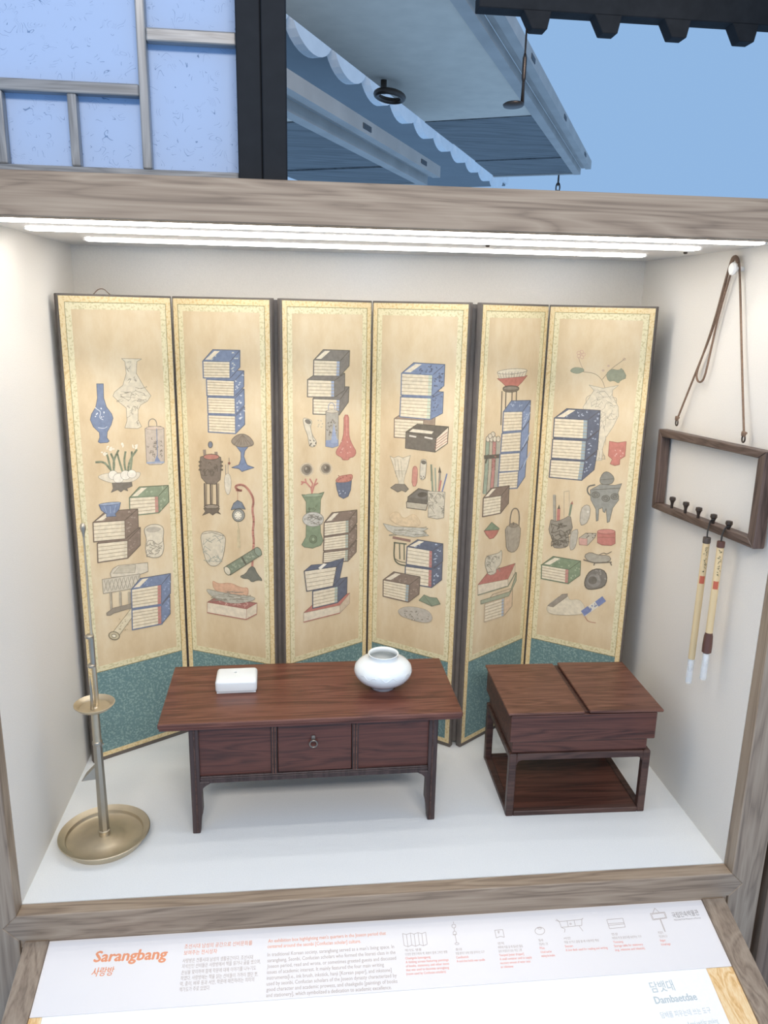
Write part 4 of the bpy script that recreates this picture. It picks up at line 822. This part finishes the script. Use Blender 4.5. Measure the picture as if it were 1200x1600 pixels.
cp('candle_spike', M['steel'], [(.0042, .334), (.0036, .350), (.0028, .385), (.0004, .412)], 12, x=-.002, y=-.010)
cp('rod', M['brass'], [(.0052, .332), (.0050, .43), (.0046, .50), (.0030, .505), (.0021, .72)], 12, x=.003, y=.008)
cp('slider', M['steel'], [(.006, .432), (.0062, .498)], 12, x=.0025, y=.006)
for z_ in (.430, .497):
    cp('clamp', M['steel'], [(.004, z_-.006), (.0085, z_-.003), (.0088, z_+.001), (.005, z_+.004)], 14, x=-.001, y=.004)
cp('finial', M['steel'], [(.0022, .715), (.0034, .724), (.0058, .731), (.0062, .737), (.004, .743), (.001, .745)], 14, x=.003, y=.008)
b = B(); prism(b, [Vector((-.008, -.003, .158)), Vector((-.037, -.012, .160)), Vector((-.020, -.006, .178)), Vector((-.008, -.003, .190))], (0, .0025, 0), .0006)
prism(b, [Vector((-.037, -.012, .160)), Vector((-.010, -.004, .187)), Vector((-.012, .012, .187)), Vector((-.030, .006, .170))], (0, .0, .0012)); link('fin', b, M['steel'], cs, world=False)
b = B(); prism(b, [Vector((.009, -.002, .236)), Vector((.014, -.002, .244)), Vector((.009, -.002, .246))], (0, .003, 0)); link('catch', b, M['steel'], cs, world=False)

# ------------------------------------------------------------------ brush hanger on the right wall
XH = 1.4715
bh = tag(empty('brush_hanger', (1.4835, .25, .71)), 'dark wooden rectangular brush hanger frame with five pegs on wall', 'hanger')
tl, tr_, br, bl = (.4863, .9007), (.0177, .9253), (.0156, .7277), (.479, .6965)
ti = .017
def hb(pts, x0=XH, x1=1.4955, bev=.0015):
    b = B(); prism(b, [Vector((x0, y, z)) for y, z in pts], (x1-x0, 0, 0), bev); return b
itl, itr, ibr, ibl = (tl[0]-.020, tl[1]-ti), (tr_[0]+.026, tr_[1]-ti), (br[0]+.026, br[1]+ti), (bl[0]-.020, bl[1]+ti)
link('top_bar', hb([tl, tr_, itr, itl]), M['hangwood'], bh); link('bottom_bar', hb([bl, br, ibr, ibl]), M['hangwood'], bh)
link('side_bar', hb([tl, itl, ibl, bl]), M['hangwoodz'], bh); link('side_bar', hb([tr_, itr, ibr, br]), M['hangwoodz'], bh)
pegs = []
for px, py in ((1050, 788), (1071, 796), (1091, 805), (1114, 816), (1138, 827)):
    c = hit(px, py, (1.478, 0, 0), (1, 0, 0)); pegs.append(c); pe = B()
    t = [(.0035, -.010), (.0035, .004), (.005, .009), (.0078, .014), (.0070, .020), (.001, .0215)]
    lathe(pe, t, c.x, c.y, c.z-.002, 10); link('peg', pe, M['iron'], bh, smooth=True, auto=35)
for px, py in ((1057, 664), (1161, 690)):
    c = hit(px, py, (1.482, 0, 0), (1, 0, 0)); e = B()
    tube(e, [c+Vector((0, .0055*math.cos(a), .006+.0075*math.sin(a))) for a in [2*math.pi*k/16 for k in range(16)]], .0018, 8, True); o = link('eyelet', e, M['iron'], bh, smooth=True)
    pegs.append(c)
eL, eR = pegs[5]+Vector((0, 0, .014)), pegs[6]+Vector((0, 0, .014))
pk = hit(1146, 420, (1.478, 0, 0), (1, 0, 0))
wp = tag(empty('wall_peg', (W, pk.y, pk.z)), 'white round-headed peg high on the right wall holding a cord', 'peg')
b = B(); lathe(b, [(.005, 0), (.005, .018), (.0125, .020), (.0135, .024), (.011, .027), (.001, .028)], 0, 0, 0, 24)
bmesh.ops.transform(b, matrix=Matrix.Translation((W-.0003, pk.y, pk.z)) @ Matrix.Rotation(math.radians(-90), 4, 'Y'), verts=b.verts[:]); link('head', b, M['pegwhite'], wp, smooth=True, auto=40)
cord = tag(empty('hanging_cord', (1.489, pk.y, pk.z)), 'brown doubled cord looped over the white peg, holding the brush hanger', 'cord')
def hx_(px, py, x=1.489): return hit(px, py, (x, 0, 0), (1, 0, 0))
b = B(); tube(b, smoothpts([eL, hx_(1088, 580), hx_(1118, 505), hx_(1138, 425), hx_(1143, 404), hx_(1149, 399), hx_(1154, 404), hx_(1156, 425), hx_(1159, 560), eR]), .0024, 8); link('strand', b, M['cord'], cord, smooth=True)
b = B(); tube(b, smoothpts([hx_(1154, 406, 1.487), hx_(1150, 401, 1.487), hx_(1144, 404, 1.487), hx_(1136, 428, 1.487), hx_(1117, 500, 1.487), hx_(1100, 550, 1.487), hx_(1088, 582, 1.487), hx_(1089, 595, 1.487), hx_(1095, 598, 1.487), hx_(1101, 590, 1.487), hx_(1110, 550, 1.487), hx_(1122, 495, 1.487), hx_(1141, 430, 1.487)]), .0024, 8); link('strand', b, M['cord'], cord, smooth=True)
b = B(); tube(b, smoothpts([hx_(1141, 424, 1.485), hx_(1144, 408, 1.485), hx_(1149, 403, 1.485), hx_(1153, 410, 1.485)]), .0028, 8); link('strand', b, M['cord'], cord, smooth=True)
for e in (eL, eR):
    b = B(); tube(b, [e+Vector((-.001, .005*math.cos(a), .002+.004*math.sin(2*a))) for a in [2*math.pi*k/20 for k in range(20)]], .0024, 7, True); tube(b, [e+Vector((0, .006, -.002)), e+Vector((0, -.007, .005))], .003, 7); link('knot', b, M['cord'], cord, smooth=True)
# two brushes
def brush(label, peg, y, z0, z1, ferr, cap0, cap1, xb, r=.0075):
    o = tag(empty('ink_brush', (xb, y, z0)), label, 'brush', 'ink brushes on the hanger')
    b = B(); lathe(b, [(r*.96, 0), (r, -.002), (r, z1-z0)], xb, y, z0, 20); link('handle', b, M['bamboo'], o, smooth=True, auto=40)
    b = B(); lathe(b, [(r*1.08, 0), (r*1.12, -.002), (r*1.12, -.011), (r*1.05, -.013)], xb, y, z0+.012, 20); link('handle_cap', b, M['ferrule'] if ferr else M['capend'], o, smooth=True, auto=40)
    b = B(); top = Vector((xb, y, z0+.011)); tube(b, smoothpts([top, top+Vector((0, .001, .012)), Vector((peg.x-.014, (y+peg.y)/2, top.z+.022)), peg+Vector((-.0075, 0, .004)), peg+Vector((-.004, -.006, .008)), peg+Vector((.004, -.004, .008)), peg+Vector((-.001, .006, .006)), Vector((peg.x-.013, (y+peg.y)/2+.004, top.z+.018)), top]), .0016, 7); link('hanging_loop', b, M['blacksilk'], o, smooth=True)
    if ferr:
        b = B(); lathe(b, [(r, 0), (r*1.25, -.008), (r*1.4, -.030), (r*1.35, -.046), (r*.9, -.049)], xb, y, z1, 20); link('ferrule', b, M['ferrule'], o, smooth=True, auto=40)
    b = B(); lathe(b, [(r*.98, 0), (r*.98, -(cap0-cap1)*.96), (r*.8, -(cap0-cap1)), (r*.75, -(cap0-cap1)), (r*.92, -(cap0-cap1)*.95), (r*.92, 0)], xb, y, cap0, 20, False, False); link('clear_cap', b, M['clear'], o, smooth=True, auto=40)
    b = B(); lathe(b, [(r*.6, 0), (r*.68, -(cap0-cap1)*.2), (r*.2, -(cap0-cap1)*.5), (r*.05, -(cap0-cap1)*.53)], xb, y, cap0, 14); link('tuft', b, M['pegwhite'], o, smooth=True)
    # lettering wrapped on the bamboo: five written characters and a red seal
    def wrap(a, z, rr): return Vector((xb+rr*math.cos(a), y+rr*math.sin(a), z))
    a0 = math.atan2(CAM.y-y, CAM.x-xb)+.25
    b = B(); R = random.Random(len(label))
    for i in range(5):
        zc = z0-.010-.0125*i
        for k in range(5):
            a1, s1 = a0+R.uniform(-.35, .35), zc+R.uniform(-.0048, .0048); a2, s2 = a1+R.uniform(-.45, .45), s1+R.uniform(-.004, .004)
            tube(b, [wrap(a1, s1, r*1.01), wrap((a1+a2)/2, (s1+s2)/2, r*1.035), wrap(a2, s2, r*1.01)], .00055, 5)
    link('lettering', b, M['ink'], o)
    b = B(); n = 8; zc = z0-.085
    vs = [[b.verts.new(wrap(a0-.15-.75+1.5*i/n, zc+dz, r*1.02)) for i in range(n+1)] for dz in (-.009, .009)]
    for i in range(n): b.faces.new((vs[0][i], vs[0][i+1], vs[1][i+1], vs[1][i]))
    link('seal', b, M['seal'], o)
brush('bamboo ink brush with plain pale handle down to the clear cap', pegs[3], .170, .695, .4165, False, .4165, .355, 1.4585)
brush('bamboo ink brush with dark brown ferrule above the clear cap', pegs[4], .112, .703, .506, True, .458, .393, 1.4585)

# ------------------------------------------------------------------ sloping caption desk below the sill
SA = math.radians(17.5); SN = Vector((0, -math.sin(SA), math.cos(SA))); SP = Vector((0, -.03, -.068)); SD = Vector((0, -math.cos(SA), -math.sin(SA)))
def sl(x, s, h=0): return Vector((x, SP.y, SP.z))+SD*s+SN*h
def slab(bm, x0, x1, s0, s1, h0, h1, bev=0): prism(bm, [sl(x0, s0, h0), sl(x1, s0, h0), sl(x1, s1, h0), sl(x0, s1, h0)], SN*(h1-h0), bev)
ce = tag(empty('caption_board', sl(.75, .1435, 0)), 'pale sloping caption board printed with orange Sarangbang title and drawings', 'sign')
b = B(); slab(b, .0565, 1.4405, -.0005, .1435, -.004, 0, .0006); link('plate', b, M['board'], ce)
me_ = tag(empty('display_mat', sl(.75, .6, -.004)), 'bright white textured display mat below caption board, with pale grey lettering', 'mat')
b = B(); slab(b, .080, 1.3845, .1438, .62, -.006, -.0015); link('sheet', b, M['mat'], me_)
for nm, x0, x1, mt, s0, h in (('trim_6', .009, .056, 'oaky', .0, .004), ('trim_7', 1.441, 1.492, 'oaky', .0, .004), ('trim_8', .0562, .0798, 'pine', .1440, -.0005), ('trim_9', 1.3848, 1.4408, 'pine', .1440, -.0005)):
    b = B(); slab(b, x0, x1, s0, .62, -.03, h, .0008); struct(nm, b, M[mt])
b = B(); slab(b, .009, 1.492, -.0, .62, -.045, -.0305); struct('trim_10', b, M['oakx'])
b = B(); box(b, .001, 1.499, -.029, -.004, -.4, -.0585); struct('trim_11', b, M['oakx'])

dgcache = {}
def text_geo(s):
    cu = bpy.data.curves.new('t', 'FONT'); cu.body = s; cu.size = 1; cu.resolution_u = 2; cu.fill_mode = 'FRONT'
    o = bpy.data.objects.new('t', cu); COL.objects.link(o); bpy.context.view_layer.update()
    me = bpy.data.meshes.new_from_object(o.evaluated_get(bpy.context.evaluated_depsgraph_get()))
    v = [(p.co.x, p.co.y) for p in me.vertices]; f = [tuple(p.vertices) for p in me.polygons]
    bpy.data.objects.remove(o); bpy.data.curves.remove(cu); bpy.data.meshes.remove(me)
    return v, f
def lettering(name, lines, mat, parent, h=.0003, weight=0, slant=0):
    """lines: (text, pixel of left end of the baseline, pixel of the right end, letter height in metres)"""
    V_, F_ = [], []
    for s, pl, pr, hh in lines:
        v, f = text_geo(s)
        if not v: continue
        a = hit(*pl, sl(0, 0, h), SN); c = hit(*pr, sl(0, 0, h), SN); ex = c-a; wdt = ex.length; ex.normalize(); ey = SN.cross(ex)
        x0 = min(p[0] for p in v); x1 = max(p[0] for p in v); sx = wdt/(x1-x0)
        for dx, dy in ([(0, 0)] if not weight else [(-weight, 0), (weight, 0), (0, weight*.7), (0, -weight*.7)]):
            i0 = len(V_)
            for x, y in v: V_.append(a+ex*((x-x0)*sx+dx+slant*y*hh)+ey*(y*hh+dy)+SN*(.00001*(dx > 0)+.00002*(dy > 0)+.00003*(dy < 0)))
            F_ += [tuple(i+i0 for i in q) for q in f]
    inv = world_of(parent).inverted(); me = bpy.data.meshes.new(name); me.from_pydata([inv @ p for p in V_], [], F_); me.materials.append(mat)
    o = bpy.data.objects.new(name, me); COL.objects.link(o); o.parent = parent; return o
lettering('title_lettering', [('Sarangbang', (146, 1503), (259, 1498), .030)], M['orange'], ce, weight=.0011, slant=.10)
lettering('title_lettering', [('사랑방', (142, 1525), (176, 1523), .019)], M['orange'], ce, weight=.0003, slant=.1)
lettering('heading_lettering', [('조선시대 남성의 공간으로 선비문화를', (288, 1482), (394, 1476), .0105), ('보여주는 전시상자', (287, 1492), (339, 1489), .0105)], M['orange'], ce)
ko = ['사랑방은 전통시대 남성의 생활공간이다. 조선시대', '지식인인 선비들은 사랑방에서 책을 읽거나 글을 썼으며,', '손님을 맞이하여 함께 학문에 대해 이야기를 나누기도', '하였다. 사랑방에는 책을 읽는 선비들이 가까이 했던 붓,', '먹, 종이, 벼루 등과 서안, 학문에 매진하려는 의미의', '책가도가 주로 있었다.']
kr = [(395, 1498), (407, 1505), (400, 1515), (403, 1524.5), (397, 1533), (328, 1546)]
kl = [(285, 1504), (284, 1513), (283, 1522.5), (282, 1531.5), (281, 1540.5), (280, 1549.5)]
lettering('body_lettering', [(t, kl[i], kr[i], .0095) for i, t in enumerate(ko)], M['graytext'], ce)
en0 = ['An exhibition box highlighting men\'s quarters in the Joseon period that', 'centered around the seonbi [Confucian scholar] culture.']
lettering('heading_lettering', [(en0[0], (419, 1473), (603, 1460.5), .0105), (en0[1], (418, 1481.5), (564, 1473), .0105)], M['orange'], ce)
en = ['In traditional Korean society, sarangbang served as a man\'s living space. In', 'sarangbang, Seonbi, Confucian scholars who formed the literati class in the', 'Joseon period, read and wrote, or sometimes greeted guests and discussed', 'issues of academic interest. It mainly featured the four main writing', 'instruments[i.e., ink brush, inkstick, hanji [Korean paper], and inkstone]', 'used by seonbi, Confucian scholars of the Joseon dynasty characterized by', 'good character and academic prowess, and chaekgado [paintings of books', 'and stationery], which symbolized a dedication to academic excellence.']
er = [616, 618, 619, 600, 612, 620, 621, 612]
lettering('body_lettering', [(t, (418-.3*i, 1494.5+9.1*i), (er[i], 1494.5+9.1*i-.066*(er[i]-418)), .0105) for i, t in enumerate(en)], M['graytext'], ce)
caps = [((633, 1487), 66, '책가도 병풍', ['다양한 문방구류와 책, 화분이 함께 그려진 병풍'], ['Chaekgado byeongpung', 'A folding screen featuring paintings', 'of books, stationery, and other items', 'that was used to decorate sarangbang', '(room used by Confucian scholars)']),
        ((712, 1485.5), 55, '촛대', ['방을 밝히기 위해 초를 꽂아두는 도구'], ['Candlestick', 'A tool that holds wax candle']),
        ((778, 1476), 55, '연적', ['벼루에 먹을 갈 때 필요한 물을', '담아 두었다가 쓰는 작은 그릇'], ['Yeonjeok [water dropper]', 'A small container used to supply', 'necessary amount of water onto', 'an inkstone']),
        ((842, 1471), 38, '필세', ['붓을 빠는 그릇'], ['Pilse', 'A bowl used for', 'washing the brushes']),
        ((881, 1468), 64, '서안', ['책을 보거나 글을 쓸 때 사용하던 책상'], ['Seoan', 'A low desk used for reading and writing']),
        ((956, 1461.5), 56, '연상', ['벼루와 먹 등 문방구를 보관하는 가구'], ['Yeonsang', 'Storage table for stationery', '(e.g., inkstone and inkstick)']),
        ((1029, 1459), 30, '붓걸이', ['붓을 걸어두는 도구'], ['Butgeori', 'Ink brush hanger'])]
for (x, y), wd_, t, k_, e_ in caps:
    ls = []; lr = []; dx = .35*(x-520)/600; n = 0
    def lp(i, frac): return (x+dx*6*i*.9, y+6.1*i), (x+dx*6*i*.9+wd_*frac, y+6.1*i-.062*wd_*frac)
    ls.append((t, *lp(0, .12*len(t.replace(' ', ''))*.6+.03), .0062)); n = 1
    for q in k_: ls.append((q, *lp(n, min(1, .05+.038*len(q))), .0062)); n += 1
    for q in e_: lr.append((q, *lp(n, min(1.02, .06+.0265*len(q))), .0068)); n += 1
    lettering('caption_lettering', ls, M['graytext'], ce); lettering('caption_lettering', lr, M['redtext'], ce)
lettering('logo_lettering', [('국립민속박물관', (1052, 1434), (1093, 1429), .014)], M['black'], ce)
lettering('logo_lettering', [('National Folk Museum of Korea', (1054, 1438.5), (1095, 1435), .0045)], M['black'], ce)
# line drawings printed over each caption
def drawing(name, polys, w_=.0009):
    b = B()
    for pts in polys:
        P3 = [hit(x, y, sl(0, 0, .0003), SN) for x, y in pts]
        for p, q in zip(P3[:-1], P3[1:]):
            d = (q-p); 
            if d.length < 1e-7: continue
            d.normalize(); n = SN.cross(d)*w_/2
            b.faces.new([b.verts.new(v) for v in (p+n, q+n, q-n, p-n)])
    return link(name, b, M['graytext'], ce)
def circ(x, y, rx, ry, n=20, a0=0, a1=6.2832): return [(x+rx*math.cos(a0+(a1-a0)*i/n), y+ry*math.sin(a0+(a1-a0)*i/n)) for i in range(n+1)]
sc = [(629+6*i, 1459+(1.6 if i % 2 else -0.4)-.35*i) for i in range(7)]; sb = [(631.5+6*i, 1478+(1.6 if i % 2 else -.6)-.35*i) for i in range(7)]
drawing('screen_drawing', [sc, sb]+[[sc[i], sb[i]] for i in range(7)])
drawing('candlestick_drawing', [circ(709, 1447, 3, 3), [(708.5, 1443), (708.7, 1440)], [(709.5, 1450), (710, 1455)], circ(710.5, 1458, 2.6, 3), [(707.5, 1460.5), (713.5, 1459.8)], [(711, 1461), (713.5, 1473)], circ(714, 1474.5, 3.2, 1.5)])
drawing('dropper_drawing', [[(773, 1453.5), (785.5, 1452.5), (788, 1464.5), (782, 1463), (775.5, 1465.5), (773, 1453.5)], circ(779, 1456, 1.1, 1.1), [(779, 1457), (779.6, 1459)]])
drawing('jar_drawing', [circ(843.5, 1454.5, 7.6, 5.8), circ(843.2, 1450.5, 3, 1.2)])
drawing('desk_drawing', [[(868, 1438), (874, 1440), (909, 1436.5), (911, 1434.5)], [(874, 1440), (877, 1449), (909, 1446), (909, 1436.5)], [(886, 1439), (888, 1448)], [(897, 1438), (899, 1447)], [(877, 1449), (883, 1451.5), (882, 1457)], [(905, 1447), (911, 1455)], circ(891.5, 1443.5, 1.2, 1.2), [(874, 1440), (869, 1436)]])
drawing('box_drawing', [[(948, 1437), (973, 1434.8)], [(950, 1443.5), (975, 1441.5)], [(948, 1437), (950, 1443.5), (952.5, 1451), (977, 1448.5), (973, 1434.8)], [(951, 1446), (976, 1443.5)]])
drawing('hanger_drawing', [[(1016, 1427.5), (1038.5, 1425), (1042, 1434.5), (1020, 1437.5), (1016, 1427.5)], [(1018, 1428.5), (1037.5, 1426.3), (1040.3, 1433.7), (1021, 1436.2), (1018, 1428.5)], [(1020, 1426.8), (1023, 1419), (1030, 1425.5)], [(1031, 1436), (1039, 1456)], [(1032, 1436), (1040, 1456)]])
lettering('title_lettering', [('담뱃대', (1019, 1550), (1055, 1546), .023)], M['paletext'], me_, h=-.0012, weight=.0002)
lettering('title_lettering', [('Dambaetdae', (1025, 1568.5), (1090, 1562), .019)], M['paletext'], me_, h=-.0012, weight=.0006)
lettering('body_lettering', [('담배를 피우는데 쓰는 도구', (1034, 1590.5), (1112, 1582), .0125), ('A tool used for smoking', (1076, 1604), (1123, 1598), .0125)], M['paletext'], me_, h=-.0012)
